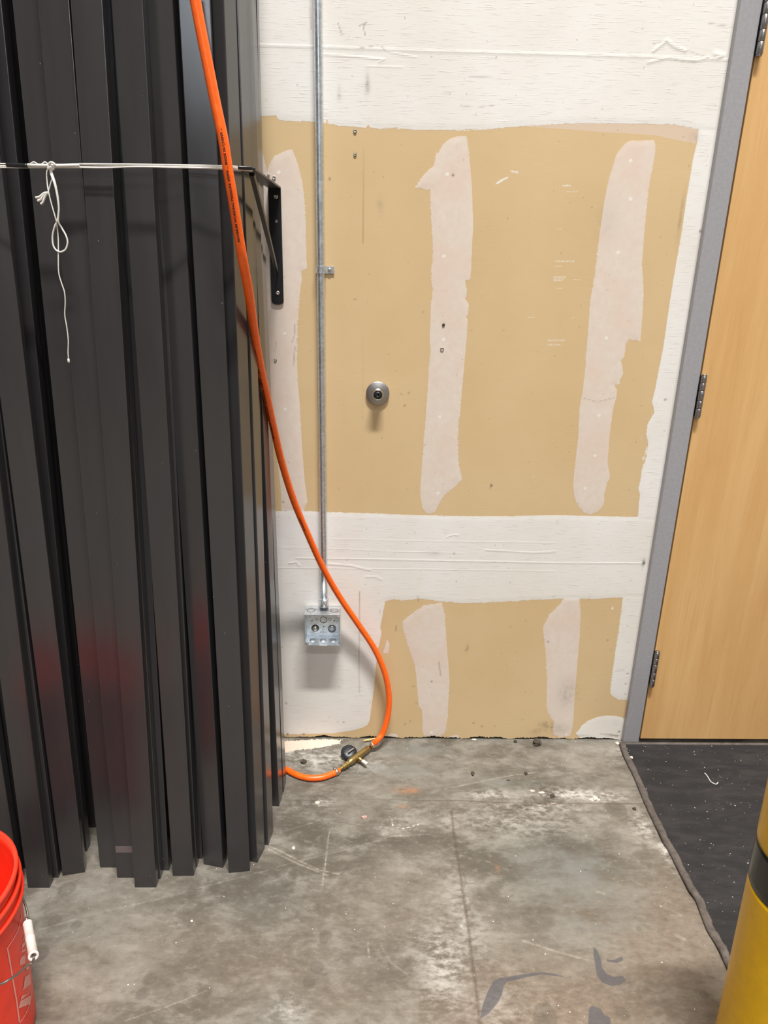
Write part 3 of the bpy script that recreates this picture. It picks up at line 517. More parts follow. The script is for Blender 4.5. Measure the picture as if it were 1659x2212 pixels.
right_post((-.2335,-.2425), (onY(552,345,-.246).x, -.246), 'dark edge-on post between the gap post and the one nearest the wall', -3, NW, .040)
right_post((-.225,-.240), (onY(558,345,-.180).x, -.180), 'dark edge-on post nearest the wall on the right side', -3, .0085, .042)
right_post((-.250,-.196), (onY(563,345,-.125).x, -.125), 'dark edge-on post leaning back closest to the drywall', 0, NW, .03)
# further rows, seen through the gaps
right_post((-.728,-.532), (onY(-68,345,-.475).x, -.475), 'dark post tucked close behind the front post by the buckets')
right_post((-.6905,-.452), (onY(37,345,-.430).x, -.430), 'dark post in the wide gap, its foot a little behind the front row')
right_post((-.697,-.373), (onY(51,345,-.380).x, -.380), 'dark post standing deepest in the wide floor gap')
right_post((-.4845,-.536), (-.446,-.479), 'dark post pressed flat behind the furthest forward post')
right_post((-.471,-.510), (-.4345,-.452), 'dark post two layers behind the furthest forward post')
right_post((-.4055,-.501), (-.374,-.462), 'dark post pressed flat behind the one right of the furthest forward post')
right_post((-.3985,-.474), (-.368,-.398), 'dark post whose foot shows between the slanted post and its left neighbour')
wl = onY(14,1700,-.548).x
right_post((wl-.012, -.548), (wl+.004, -.49), 'dark post at the left edge of the picture above the buckets')
right_post((wl-.068, -.540), (wl-.050, -.48), 'dark post outside the left edge of the picture')
deep = 'dark posts filling the inside of the bundle'
for r_, (y0_, y1_, xs_) in enumerate([(-.505, -.452, (-.775,)), (-.478, -.425, (-.86, -.80)), (-.478, -.438, (-.588,)), (-.452, -.428, (-.50, -.345)),
        (-.440, -.400, (-.92, -.865, -.81)), (-.410, -.385, (-.56, -.505, -.45, -.395, -.34, -.285)), (-.37, -.352, (-.95, -.89, -.83, -.77, -.56, -.50, -.445, -.39, -.335, -.278)), (-.335, -.324, (-.92, -.86, -.80, -.72, -.66, -.60, -.54, -.48, -.42, -.36, -.30))]):
    for x in xs_: right_post((x, y0_), (x+.020+.09*max(0.0, -.52-x), y1_), 'dark post packed deep inside the bundle behind the front rows', grp=deep)
# pale rubbed band near the foot of the fourth front post
bl4 = fp(253,1896); b = MB(); zb0, zb1 = onY(270,1843,bl4[1]).z, onY(270,1830,bl4[1]).z; b.box((bl4[0]+.0255+.0264*(zb0+zb1)/2, bl4[1]+.0282*(zb0+zb1)/2-.0003, (zb0+zb1)/2), (.046, .0006, zb1-zb0))
_p = post_list[3]; _rb = b.build('rubbed_band', M['rub'], _p); tag(_rb, 'pale rubbed band')

# ================================================================== shelf bracket
def build_bracket():
    t = thing('shelf_bracket', (-.235, -.004, 1.30), 'black steel shelf bracket screwed to the wall beside the posts', 'bracket')
    zt = onY(606,403,-.003).z; zb = onY(601,658,-.003).z; xr_t = onY(607,410,-.004).x; xr_b = onY(612,640,-.004).x; wd = .030
    b = MB(); P = []
    xr = (xr_t+xr_b)/2; xl = xr-wd
    P = [Vector((xl, 0, zt)), Vector((xr, 0, zt))]
    for k in range(9): a = math.pi*k/8; P.append(Vector(((xl+xr)/2+wd/2*math.cos(a), 0, zb+0.008-0.008*math.sin(a))))
    b.prism([p+Vector((0, -0.0008, 0)) for p in P], (0, -0.0042, 0)); b.build('wall_plate', M['bracket'], t, bevel=0.0006)
    tip = onY(549,362,-.505); A = Vector(((xl+xr)/2, -0.001, zt)); B = Vector((tip.x-wd/2+0.002, -.505, tip.z))
    ax = (B-A).normalized(); sd = Vector((1, 0, 0)); sd = (sd-ax*sd.dot(ax)).normalized(); nn = ax.cross(sd).normalized()
    b = MB(); b.rings([[p+sd*wd/2, p-sd*wd/2, p-sd*wd/2+nn*-0.004, p+sd*wd/2+nn*-0.004] for p in (A, B)], smooth=False)
    b.build('arm', M['bracket'], t, bevel=0.0006)
    # diagonal brace: a narrow channel from near the tip down to the plate
    C0 = A+(B-A)*0.955+Vector((0.006, 0, -0.006)); D = onY(600,592,-.006); b = MB()
    ax2 = (D-C0).normalized(); s2 = (Vector((1, 0, 0))-ax2*ax2.x).normalized(); n2 = ax2.cross(s2)
    b.rings([[p+s2*w2, p-s2*w2, p-s2*w2*0.8+n2*0.007*q, p+s2*w2*0.8+n2*0.007*q] for p, w2, q in ((C0, .0052, 1), ((C0+D)/2, .0056, 1), (D+(C0-D)*.15, .0042, 1), (D, .0018, .3))], smooth=False)
    b.build('brace', M['bracket'], t, bevel=0.0005)
    for (u, v) in ((596,425),(597,478),(600,633)):
        c = onY(u, v, -.005); b = MB(); b.lathe((c.x, -.0048, c.z), (0, -1, 0), [(0.0052, 0), (0.0050, 0.0012), (0.0032, 0.0026), (0.0018, 0.0024), (0.0015, 0.0010)], 20); s = b.build('screw', M['screw'] if v != 478 else M['wall'], t)
        if v == 478: bpy.data.objects.remove(s); b = MB(); b.lathe((c.x, -.0049, c.z), (0, -1, 0), [(0.0034, 0), (0.0034, 0.0003)], 16); b.build('screw_hole', M['silver'], t)
    return B
TIP = build_bracket()

# ================================================================== cord round the posts
def build_cord():
    t = thing('tie_cord', (-.45, -.515, 1.54), 'white nylon cord tied around the bundle of dark posts', 'cord')
    Yc = -.5165
    def P(u, v, dy=0.0): return onY(u, v, Yc+dy)
    def strand(name, pts, r, mat=M['cord']):
        b = MB(); b.tube(smooth_path(pts, 6), r, 8); return b.build(name, mat, t)
    strand('strand', [P(-90,352), P(10,354), P(60,355), P(170,355.5), P(300,357), P(400,358.5), P(480,360.5), P(536,363, .008)], .0010)
    strand('strand', [P(-90,358), P(20,359), P(80,360), P(175,360), P(260,359), P(380,361,-.002), P(470,364.5), P(545,369, .006)], .0011)
    strand('strand', [P(150,361,-.002), P(220,362.5,-.002), P(300,360.5,-.003), P(400,362.5,-.002), P(480,363.5,-.001), P(535,368, .006)], .0010)
    strand('strand', [P(170,354,-.001), P(300,355,-.001), P(420,356.5), P(520,360, 0), P(538,362, .006)], .0010)
    strand('strand', [P(60,357,-.002), P(120,358,-.003), P(172,357,-.002)], .0028)
    strand('strand', [P(-90,361), P(30,362), P(100,362), P(180,362,-.001)], .0010)
    for a, c in ((62, 84), (88, 106)):
        strand('hitch', [P(a,357,-.004), P((a+c)/2,350,-.003), P(c,357,-.004)], .0010)
    b = MB(); b.tube(smooth_path([P(14,356,-.001), P(35,357,-.001), P(60,358,-.001)], 5), lambda q: .0036-.0006*abs(q-.5), 10); b.build('black_wrap', M['tape'], t)
    b = MB(); b.tube(smooth_path([P(514,361.5, -.001), P(530,362.5, .002), P(544,363.5, .006)], 5), .0031, 10); b.build('black_wrap', M['tape'], t)
    # knot with hanging loop and tail
    d = -.006
    strand('knot', [P(104,366,d), P(106,354,d), P(112,351,d-.003), P(118,356,d-.003), P(114,366,d), P(108,360,d-.003)], .0019)
    strand('hanging_loop', [P(113,357,d), P(112,372,d), P(119,395,d-.002), P(125,425,d-.002), P(127,450,d-.002), P(124,475,d-.001), P(118,490,d-.001), P(113.5,510,d), P(115,530,d), P(122,541,d), P(132,544,d), P(142,538,d), P(146,523,d), P(142,508,d), P(133,492,d), P(126,478,d-.004), P(127,450,d-.005), P(123,420,d-.005), P(117,395,d-.004), P(109,372,d), P(111,356,d)], .0015)
    strand('tail', [P(108,358,d), P(101,372,d), P(102,395,d), P(105,415,d-.003), P(111,440,d-.003), P(120,472,d-.003), P(124,495,d+.002), P(126,520,d+.002), P(126,560,d), P(127,590,d), P(133,612,d), P(139,630,d), P(141,652,d), P(140,680,d), P(144,705,d), P(147.5,735,d), P(147,760,d), P(148,774,d)], .00105)
    b = MB(); c = P(148,777,d); b.lathe(c+Vector((0, 0, -.003)), (0, 0, 1), [(.001, -.003), (.0024, 0), (.002, .003), (.001, .006)], 10); b.build('end_knot', M['cord'], t)
    strand('short_end', [P(110,362,d), P(112,385,d), P(107,405,d), P(104,418,d)], .0011)
    for (du, dv) in ((-28, 11), (-24, 18), (-17, 25)):
        strand('frayed_strand', [P(105,416,d), P(105+du*.35,416+dv*.25-1,d), P(105+du*.7,416+dv*.75+1,d), P(105+du,416+dv,d)], .0020)
build_cord()

# ================================================================== conduit, strap and junction box
cy = -.0125; RC = .0097
cx0 = onY(686.5, 0, cy); cx1 = onY(700, 1296, cy)
def conduit_x(z): return cx0.x+(cx1.x-cx0.x)*(cx0.z-z)/(cx0.z-cx1.z)
cd = thing('steel_conduit', (conduit_x(1.0), cy, 0.46), 'vertical galvanised steel conduit running down the wall into the box', 'conduit')
zb_ = onY(700,1308,cy).z+0.002
b = MB(); b.tube([Vector((conduit_x(z), cy-0.004*math.exp(-((z-1.384)/.5)**2)*0, z)) for z in np.linspace(zb_, 3.0, 20)], RC, 20); b.build('pipe', M['galv'], cd)
b = MB(); X0 = conduit_x(zb_)
b.lathe((X0, cy, zb_-0.004), (0, 0, 1), [(.0135, 0), (.0140, .001), (.0140, .006), (.0122, .007), (.0118, .010), (.0118, .019), (.0128, .0205), (.0135, .0215), (.0135, .0235), (.0105, .0245)], 24)
b.build('connector', M['galvbox'], cd)
b = MB(); b.lathe((X0, cy-.0115, zb_+.0085), (0, -1, 0), [(.0036, 0), (.0038, .0025), (.0025, .0038), (.0012, .0026)], 14); b.build('set_screw', M['screw'], cd)
sp = onY(703, 583, 0)
st = thing('conduit_strap', (sp.x, 0, sp.z), 'one-hole metal strap holding the conduit to the wall', 'strap')
hz = .0085; xc = conduit_x(sp.z); prof = []
for k in range(13):
    a = math.pi*(1.0-k/12.0); prof.append((xc+(RC+.0012)*math.cos(a), cy-(RC+.0012)*max(0, math.sin(a))))
prof = [(xc-RC-.0012, -.003)]+prof+[(xc+RC+.0012, -.0035), (xc+RC+.004, -.0022), (xc+.033, -.0022)]
b = MB(); ins = [(x, y+0.0) for x, y in prof]; b2 = []
def strip_prof(pr, z0, z1, th):
    pts = [Vector((x, y, 0)) for x, y in pr]; outer = []
    for i, p in enumerate(pts):
        tt = (pts[min(i+1, len(pts)-1)]-pts[max(i-1, 0)]).normalized(); nrm = Vector((tt.y, -tt.x, 0)); outer.append(p+nrm*th)
    loop = pts+outer[::-1]; n = len(loop)
    return [Vector((p.x, p.y, z0)) for p in loop], [Vector((p.x, p.y, z1)) for p in loop], n
a0, a1, n = strip_prof(prof, sp.z-hz, sp.z+hz, .0014)
m = n//2; V_ = a0+a1; fs = [(i, (i+1) % n, (i+1) % n+n, i+n) for i in range(n)]
for i in range(m-1): fs += [(i, i+1, n-2-i, n-1-i), (i+n, i+1+n, 2*n-2-i, 2*n-1-i)]
b.add(V_, fs); b.build('saddle', M['galvbox'], st, bevel=0.0003)
b = MB(); b.lathe((onY(712,583,-.004).x, -.0034, onY(712,583,-.004).z), (0, -1, 0), [(.0052, 0), (.0050, .0015), (.0032, .003), (.001, .0032)], 18); b.build('screw', M['screw'], st)

def build_box():
    D = .054; zt = onY(697,1308.5,0).z; zb = onY(697,1394,-D).z; xl = onY(658,1394,-D).x+0.0005; xr = onY(734.5,1394,-D).x
    t = thing('junction_box', ((xl+xr)/2, 0, zb), 'open square galvanised steel electrical box at the foot of the conduit', 'electrical box')
    th = .0018; xc_, zc = (xl+xr)/2, (zt+zb)/2; wx, wz = xr-xl, zt-zb; y0 = -.0015
    b = MB()
    b.box((xc_, y0-th/2, zc), (wx, th, wz)); b.build('back_plate', M['galvbox'], t, bevel=.0004)
    for nm, c, sz in (('side_wall', (xc_, y0-D/2, zt-th/2), (wx, D, th)), ('side_wall', (xc_, y0-D/2, zb+th/2), (wx, D, th)), ('side_wall', (xl+th/2, y0-D/2, zc), (th, D, wz-2*th)), ('side_wall', (xr-th/2, y0-D/2, zc), (th, D, wz-2*th))):
        b = MB(); b.box(c, sz); b.build(nm, M['galvbox'], t, bevel=.0005)
    yf = y0-th
    # inner step across the lower back (welded seam)
    b = MB(); b.box((xc_, yf-.0155, zb+.019), (wx-2*th-.001, .0016, .0015)); b.build('seam', M['galvbox'], t)
    def ring(c, ax, r, nm='knockout', w=.0011, h=.0008):
        b = MB(); b.lathe(c, ax, [(r-w, 0), (r-w, h), (r+w*.2, h), (r+w*.2, 0)], 26, caps=False); o = b.build(nm, M['seam'], t); return o
    # knockouts: back plate (four) and top face (two), bottom (three)
    k = lambda u, v: (onY(u, v, yf).x, onY(u, v, yf).z)
    x, z = k(699, 1339); ring((x, yf, z), (0, -1, 0), .0103)
    x, z = k(717, 1358); ring((x, yf, z), (0, -1, 0), .0118, w=.0016); b = MB(); b.lathe((x, yf, z), (0, -1, 0), [(.0095, 0), (.009, .0012), (.001, .0013)], 24); b.build('knockout_disc', M['galvbox'], t)
    x, z = k(681, 1357); b = MB(); b.lathe((x, yf, z), (0, -1, 0), [(.0112, 0), (.0112, .0007), (.001, .0007)], 24); b.build('open_knockout', M['hole'], t)
    b = MB(); b.lathe((x, yf-.0007, z), (0, -1, 0), [(.0100, 0), (.0094, .004), (.007, .0080), (.0035, .0094), (.0005, .0098)], 24); b.build('ground_screw', M['screw'], t)
    b = MB(); b.lathe((x, yf-.0090, z-.0018), (0, -1, 0), [(.0042, -.004), (.0042, .0002), (.0008, .0004)], 16); b.build('green_mark', M['green'], t)
    for (u, v) in ((684.5,1339),(712.5,1339)):
        x, z = k(u, v); b = MB(); b.lathe((x, yf, z), (0, -1, 0), [(.0042, 0), (.004, .002), (.0022, .0026), (.0018, .0012)], 16); b.build('mounting_screw', M['screw'], t)
    for (u, v) in ((674,1341),(722,1341),(699,1353)):
        x, z = k(u, v); b = MB(); b.lathe((x, yf, z), (0, -1, 0), [(.0017, 0), (.0017, .0004)], 12); b.build('small_hole', M['hole'], t)
    for dx in (-.033, .033):
        ring((xc_+dx, y0-D*.52, zt), (0, 0, 1), .0115, w=.0009, h=.0004); 
    for dx in (-.030, 0, .030):
        b = MB(); b.lathe((xc_+dx, y0-D*.52, zb+th), (0, 0, 1), [(.010, 0), (.0095, .0008), (.001, .0009)], 20); b.build('knockout_disc', M['galvbox'], t)
    # cover screw ears in two corners
    for (ex, ez, sx, sz) in ((xl, zb, 1, 1), (xr, zt, -1, -1)):
        b = MB(); b.box((ex+sx*.0065, y0-D+.0012, ez+sz*.0065), (.010, .0016, .010)); e = b.build('screw_ear', M['galvbox'], t, bevel=.0004)
        b = MB(); b.lathe((ex+sx*.0065, y0-D+.0004, ez+sz*.0065), (0, -1, 0), [(.0030, 0), (.0028, .0018), (.001, .0022)], 14); b.build('cover_screw', M['screw'], e)
    b = MB(); b.box((xc_+.002, y0-D-.0004, zb+.0005), (.022, .0008, .0012)); b.build('rim_tab', M['screw'], t)
build_box()

# ================================================================== wall door stop
def build_stop():
    c = onY(816, 851, -.014); t = thing('door_stop', (c.x, 0, c.z), 'round satin metal door stop with dark rubber centre screwed to wall', 'door stop')
    C = Vector((c.x, -.001, c.z)); b = MB()
    b.lathe(C, (0, -1, 0), [(.0305, 0), (.0309, .0035), (.0303, .0052), (.0288, .0060), (.0200, .0078), (.0150, .0090)], 40); b.build('flange', M['stop'], t)
    b = MB(); b.lathe(C, (0, -1, 0), [(.0150, .012), (.0150, .026), (.0142, .0285), (.0118, .0295), (.0105, .0285), (.0100, .024)], 36, caps=False); b.build('collar', M['stopring'], t)
    b = MB(); b.lathe(C, (0, -1, 0), [(.0104, .012), (.0100, .0260), (.0085, .0300), (.0055, .0315), (.0028, .0312), (.0024, .0285), (.0004, .0283)], 30); b.build('rubber_bumper', M['rubber'], t)
build_stop()
# loose screws / plugs left in the wall
def wall_bit(u, v, r, mat, label, nm='wall_anchor', cat='wall anchor'):
    c = onY(u, v, 0); b = MB(); b.lathe((c.x, -.0008, c.z), (0, -1, 0), [(r, 0), (r*.95, .0014), (r*.62, .0018), (r*.5, .0004), (.0002, .0003)], 16)
    return tag(b.build(nm, mat, at=(c.x, 0, c.z)), label, cat, 'screws and anchors left in the drywall')
wall_bit(767,283,.0042,M['screw'],'pale plastic anchor, upper of the pair right of the conduit')
wall_bit(767,334,.0036,M['screw'],'pale plastic anchor, lower of the pair right of the conduit')
wall_bit(955,754,.0050,M['screw'],'round screw head in the lower half of the middle compound strip','drywall_screw','screw')
wall_bit(958,702,.0036,M['stone'],'small dark plug above the screw head in the middle compound strip','wall_plug','plug')
wall_bit(595,778,.0038,M['screw'],'pale anchor beside the posts below the bracket')
wall_bit(592,384,.0042,M['screw'],'pale anchor just above the bracket plate, nearer its corner')
wall_bit(580,379,.0032,M['screw'],'pale anchor above the bracket arm, closest to the posts')

# ================================================================== orange air hose
HP = [(414,-60,-.545),(422,0,-.545),(436,75,-.545),(451,150,-.545),(466,225,-.545),(482,300,-.545),(492,365,-.542),(503,430,-.536),(514,500,-.525),(525,565,-.51),(537,630,-.47),(550,720,-.40),(562,790,-.345),(576,855,-.29),(590,920,-.235),(609,1000,-.18),(634,1080,-.135),(663,1150,-.100),(697,1225,-.070),(734,1290,-.048),(775,1350,-.035),(808,1400,-.03),(830,1450,-.03),(840,1500,-.033),(838,1545,-.040),(826,1583,-.052)]
def build_hose():
    t = thing('air_hose', (0.0, -.15, 0), 'bright orange air hose hanging down over the posts to a brass valve on the floor', 'hose')
    r = .0087
    up = [onY(u, v, Y) for u, v, Y in HP]
    pEnd = onZ(803, 1611, .020); up[-1] = onY(827,1583,-.050); up.append(onY(815,1599,-.062)); up.append(pEnd)
    path = smooth_path(up, 10)
    b = MB(); b.tube(path, r, 18); b.build('hose_line', M['hose'], t)
    lo0 = onZ(733, 1664, .011)
    low = [lo0, onZ(715,1673,.0095), onZ(695,1679.5,.009), onZ(672,1681,.009), onZ(650,1677,.009), onZ(633,1670,.009), onZ(620,1663,.009), onZ(600,1655,.009), onZ(570,1647,.009), onZ(520,1642,.009)]
    lp = smooth_path(low, 8); b = MB(); b.tube(lp, r, 18); b.build('hose_line', M['hose'], t)
    # dotted moulding seam along the hose top
    # --- valve between the two hose ends
    A = lo0+Vector((0, 0, .002)); B = pEnd.copy(); ax = (B-A).normalized(); L = (B-A).length
    side = ax.cross(Vector((0, 0, 1))).normalized(); upv = side.cross(ax).normalized()
    vt = MB()
    vt.lathe(A, ax, [(.0052, -.012), (.0052, .012), (.0075, .013), (.0075, .026), (.0088, .027), (.0088, .034)], 6, smooth=False)
    vt.lathe(A+ax*.034, ax, [(.0068, 0), (.0068, .004), (.0098, .006), (.0105, .016), (.0105, .030), (.0092, L-.072), (.0092, L-.050), (.0078, L-.048), (.0058, L-.046), (.0055, L-.020)], 10, smooth=True)
    valve = vt.build('ball_valve', M['brass'], t)
    mid = A+ax*(L*.52)
    b = MB(); b.lathe(mid-side*.0-upv*.0, side, [(.0068, .004), (.0068, .017), (.0048, .019), (.0048, .024)], 16); b.build('valve_stem', M['brass'], valve)
    b = MB(); tg0 = mid+side*.024; hd = (side*.8+ax*-.1+upv*.1).normalized(); hw = ax
    b.rings([[p+hw*.0045+upv*.0015, p-hw*.0045+upv*.0015, p-hw*.0045-upv*.0015, p+hw*.0045-upv*.0015] for p in (tg0-hd*.002, tg0+hd*.021)], smooth=False); b.build('white_lever_tip', M['chalk'], valve)
    b = MB(); kc = A+ax*(L*.50)-side*.029+upv*.004; kax = Vector((.05, -.42, .9)).normalized()
    b.lathe(kc-kax*.009, kax, [(.018, 0), (.0235, .002), (.0245, .006), (.0225, .0100), (.012, .0125), (.002, .013)], 28); kn = b.build('round_knob', M['rubber'], valve)
    b = MB(); kb = kc+kax*.0085; b.rings([[p+s3*.0022, p-s3*.0022, p-s3*.0022+kax*.003, p+s3*.0022+kax*.003] for p, s3 in ((kb-ax*.008+side*.004, side), (kb+ax*.016+side*.004, side))], smooth=False); b.build('knob_lever', M['silver'], kn)
    for (p, d, rr) in ((lp[3], (lp[4]-lp[2]).normalized(), r), (path[-4], (path[-3]-path[-5]).normalized(), r)):
        b = MB(); b.lathe(p-d*.0045, d, [(rr+.0001, 0), (rr+.0018, .0003), (rr+.0018, .0087), (rr+.0001, .009)], 24); c = b.build('hose_clamp', M['screw'], t)
        b = MB(); q = p+d.cross(Vector((0, 0, 1))).normalized()*(rr+.0015); b.lathe(q-Vector((0, 0, .007)), (0.1, 0, 1), [(.0036, 0), (.0046, .001), (.0046, .014), (.003, .016)], 8); b.build('clamp_screw', M['hinge'], c)
    # --- printed lettering wrapped on the hose, reading upward
    cum = [0]
    for a_, c_ in zip(path[:-1], path[1:]): cum.append(cum[-1]+(c_-a_).length)
    def at_s(s):
        i = max(0, min(len(path)-2, int(np.searchsorted(cum, s))-1)); f = (s-cum[i])/(cum[i+1]-cum[i]); return path[i].lerp(path[i+1], f), (path[min(i+2, len(path)-1)]-path[max(i-1, 0)]).normalized()
    def s_of_v(v):
        best = 0; bd = 1e9
        for i, p in enumerate(path):
            d = p-EYE; vv = H/2-F*d.dot(_up)/d.dot(_fw)
            if abs(vv-v) < bd: bd = abs(vv-v); best = i
        return cum[best]
    def wrap(txt, v_low, v_high, off, cap, nm='hose_lettering'):
        me = text_mesh(txt, 1.0); n = len(me.vertices); a = np.zeros(n*3); me.vertices.foreach_get('co', a); a = a.reshape(-1, 3)
        w_ = a[:, 0].max()-a[:, 0].min(); x0 = a[:, 0].min(); s0, s1 = s_of_v(v_low), s_of_v(v_high)
        for k_ in range(n):
            s = s0+(a[k_, 0]-x0)/w_*(s1-s0); p, T = at_s(s); tr = -T  # reading direction: upward
            vw = (Vector((0.0, -1.9, 1.4))-p).normalized(); nr = (vw-T*vw.dot(T)).normalized(); lf = nr.cross(tr).normalized()
            if lf.x > 0: lf = -lf
            th_ = off/r + (a[k_, 1]-.35)*cap/.7/r
            q = p+(nr*math.cos(th_)+lf*math.sin(th_))*(r+.00022); me.vertices[k_].co = q-Vector(t['_o'])
        me.update(); me.name = nm; return link(nm, me, M['ink'], t)
    wrap('...MAXIMUM WORKING PRESSURE 300PSI ... MADE IN CHINA ...', 528, 280, .0012, .0038)
    wrap('MAXIMUM WORKING PRESSURE 300PSI ... 3/8" WP ... ... ...', 940, 752, .0056, .0040)
    wrap('300PSI', 1142, 1118, .003, .003)
build_hose()

# ================================================================== buckets
BC = Vector((-.757, -.908, 0))
def bucket(zoff, label, rim_r):
    t = thing('plastic_bucket', (BC.x, BC.y, zoff), label, 'bucket', 'two nested orange-red buckets')
    b = MB(); h = .350; R = lambda z: .131-(.0020 if zoff else 0)+(.1475-.131)*z/h; th = .0022
    prof = [(.0005, 0.001), (R(0)-.004, 0.001), (R(0), .005)]+[(R(z), z) for z in np.linspace(.02, h-.05, 10)]+[(R(h), h-.004), (R(h)-th, h-.004)]+[(R(z)-th, z) for z in np.linspace(h-.02, .006, 8)]+[(.0005, .006)]
    b.lathe((BC.x, BC.y, zoff), (0, 0, 1), prof, 72, caps=False); body = b.build('bucket_body', M['bucket'], t)
    def flange(z, out, hh, nm):
        b = MB(); r0 = R(z); b.lathe((BC.x, BC.y, zoff+z), (0, 0, 1), [(r0-.001, -hh/2), (r0+out*.8, -hh/2), (r0+out, -hh/2+.0015), (r0+out, hh/2-.0015), (r0+out*.8, hh/2), (r0-.001, hh/2), (r0-.001, -hh/2)], 72, caps=False); b.build(nm, M['bucket'], t)
    flange(h-.004, .0052, .008, 'rim'); 
    if zoff == 0: flange(h-.030, .0070, .006, 'rib')
    return t, R
t_in, _ = bucket(.026, 'orange-red bucket nested inside, its open rim uppermost at left edge', .15)
t_out, RB = bucket(.0, 'orange-red outer bucket with white handle grip and pale printed logo', .15)
# bail wire and grip on the outer bucket
def onB(u, v, extra=0.0):
    """intersect pixel ray with the outer bucket's cone: a real point of its surface"""
    d = ray(u, v).normalized(); lo, hi = 0.3, 3.0; prev = None
    for k in range(4000):
        s = 0.4+k*0.0005; p = EYE+d*s
        if 0 < p.z < .36 and math.hypot(p.x-BC.x, p.y-BC.y) < RB(p.z)+extra: return p
    d0 = Vector((BC.x, BC.y, 0)); return None
G0 = onY(59.5, 1995, -.915); G1 = onY(72.5, 2066, -1.005)
axg = (G1-G0).normalized()
b = MB(); b.lathe(G0, axg, [(.0062, 0), (.0078, .001), (.0078, .003), (.0072, .005), (.0072, (G1-G0).length*.5-.004), (.0080, (G1-G0).length*.5), (.0072, (G1-G0).length*.5+.004), (.0074, (G1-G0).length-.004), (.0082, (G1-G0).length-.002), (.0078, (G1-G0).length), (.0045, (G1-G0).length), (.0045, (G1-G0).length-.01)], 24)
gr = b.build('handle_grip', M['grip'], t_out)
earA = BC+Vector((.045, .150, .275)); earB = BC+Vector((-.045, -.150, .275))
def by(u, v, Y): return onY(u, v, Y)
wp_ = smooth_path([BC+Vector((.03, .146, .26)), BC+Vector((.085, .119, .25)), BC+Vector((.118, .088, .24)), BC+Vector((.138, .055, .232)), G0-axg*.010+Vector((-.004, .006, 0)), G0, (G0+G1)/2, G1, G1+axg*.005, onY(68,2081,-1.012), onY(58,2086,-1.018), onY(40,2103,-1.035), onY(20,2116,-1.05), onY(0,2126,-1.06), onY(-60,2140,-1.085), onY(-160,2120,-1.09)], 8)
b = MB(); b.tube(wp_, .0019, 8); b.build('bail_wire', M['wire'], t_out)
# pale printed lozenge and stencil letters
def patch(polys, nm, mat):
    b = MB()
    for P in polys:
        if len(P) == 3: P = [P[0], P[1], P[2], P[2]]
        if len(P) == 5: P = [P[0], P[1], P[2], P[4]]
        n = 7; G = []
        for i in range(n+1):
            for j in range(n+1):
                a, c = i/n, j/n; u = (P[0][0]*(1-a)+P[1][0]*a)*(1-c)+(P[3][0]*(1-a)+P[2][0]*a)*c; v = (P[0][1]*(1-a)+P[1][1]*a)*(1-c)+(P[3][1]*(1-a)+P[2][1]*a)*c
                G.append(onB(u, v, .0007))
        if any(p is None for p in G): continue
        b.add(G, [(i*(n+1)+j, (i+1)*(n+1)+j, (i+1)*(n+1)+j+1, i*(n+1)+j+1) for i in range(n) for j in range(n)])
    return b.build(nm, mat, t_out)
def ln(pts, w_):
    out = []
    for (a, c), (d, e) in zip(pts[:-1], pts[1:]):
        L = math.hypot(d-a, e-c)+1e-6; nx, ny = -(e-c)/L*w_/2, (d-a)/L*w_/2; out.append([(a+nx, c+ny), (d+nx, e+ny), (d-nx, e-ny), (a-nx, c-ny)])
    return out
S5 = lambda L: [(x/5.12, 1780+y/5.12) for x, y in L]
outline = ln(S5([(82,1375),(95,1440),(112,1540),(130,1640),(148,1750),(165,1850),(185,1960),(200,2080),(215,2190)]), 3.2)+ln(S5([(82,1375),(110,1330),(140,1290),(170,1235),(195,1185),(215,1120),(232,1050),(238,1000)]), 1.2)+ln(S5([(215,2205),(250,2160),(290,2090),(320,2010),(340,1930),(350,1850)]), 1.2)
letters = [S5(L) for L in ([(275,1690),(330,1655),(340,1740),(262,1800)], [(262,1800),(340,1740),(342,1770),(250,1840)], [(240,1900),(290,1880),(335,1850),(338,1895),(225,1960)], [(225,1960),(338,1895),(336,1990),(270,2015),(205,2040)], [(232,1475),(280,1440),(283,1490),(222,1510)], [(222,1510),(283,1490),(282,1540),(220,1565)], [(245,1330),(280,1290),(283,1330),(240,1385)], [(262,1235),(280,1215),(280,1265),(252,1290)], [(285,1560),(320,1560),(322,1600),(290,1620)], [(240,1400),(280,1375),(281,1400),(238,1425)])]
patch(outline, 'logo_outline', M['print']); patch(letters, 'stencil_lettering', M['print'])

# ================================================================== bollard
def build_bollard():
    R = .086; Y = -.985; sil = onY(1572, 2040, Y); cx_ = sil.x+R*1.035+.021; ax_ = (-.028, 0, 1)
    t = thing('bollard', (cx_, Y, 0), 'yellow and black banded safety bollard at the right edge', 'bollard')
    z1 = onY(1606, 1924, Y).z; z2 = onY(1632, 1838, Y).z
    def seg(za, zb, r, nm, mat, top=False):
        b = MB(); pr = [(r-.003, za), (r, za+.0006)]+[(r, z) for z in np.linspace(za+.01, zb-.01, 6)]+([(r, zb-.0006), (r-.003, zb)] if not top else [(r, zb), (r*.96, zb+.02), (r*.8, zb+.042), (r*.5, zb+.056), (.001, zb+.062)])
        b.lathe((cx_+.012, Y, 0), ax_, pr, 64); b.build(nm, mat, t)
    seg(0.0, z1-.0, R, 'sleeve', M['yellow']); seg(z1, z2, R+.0005, 'black_band', M['blackband']); seg(z2, z2+.16, R, 'sleeve', M['yellow'], True)
    return cx_, Y, R
build_bollard()

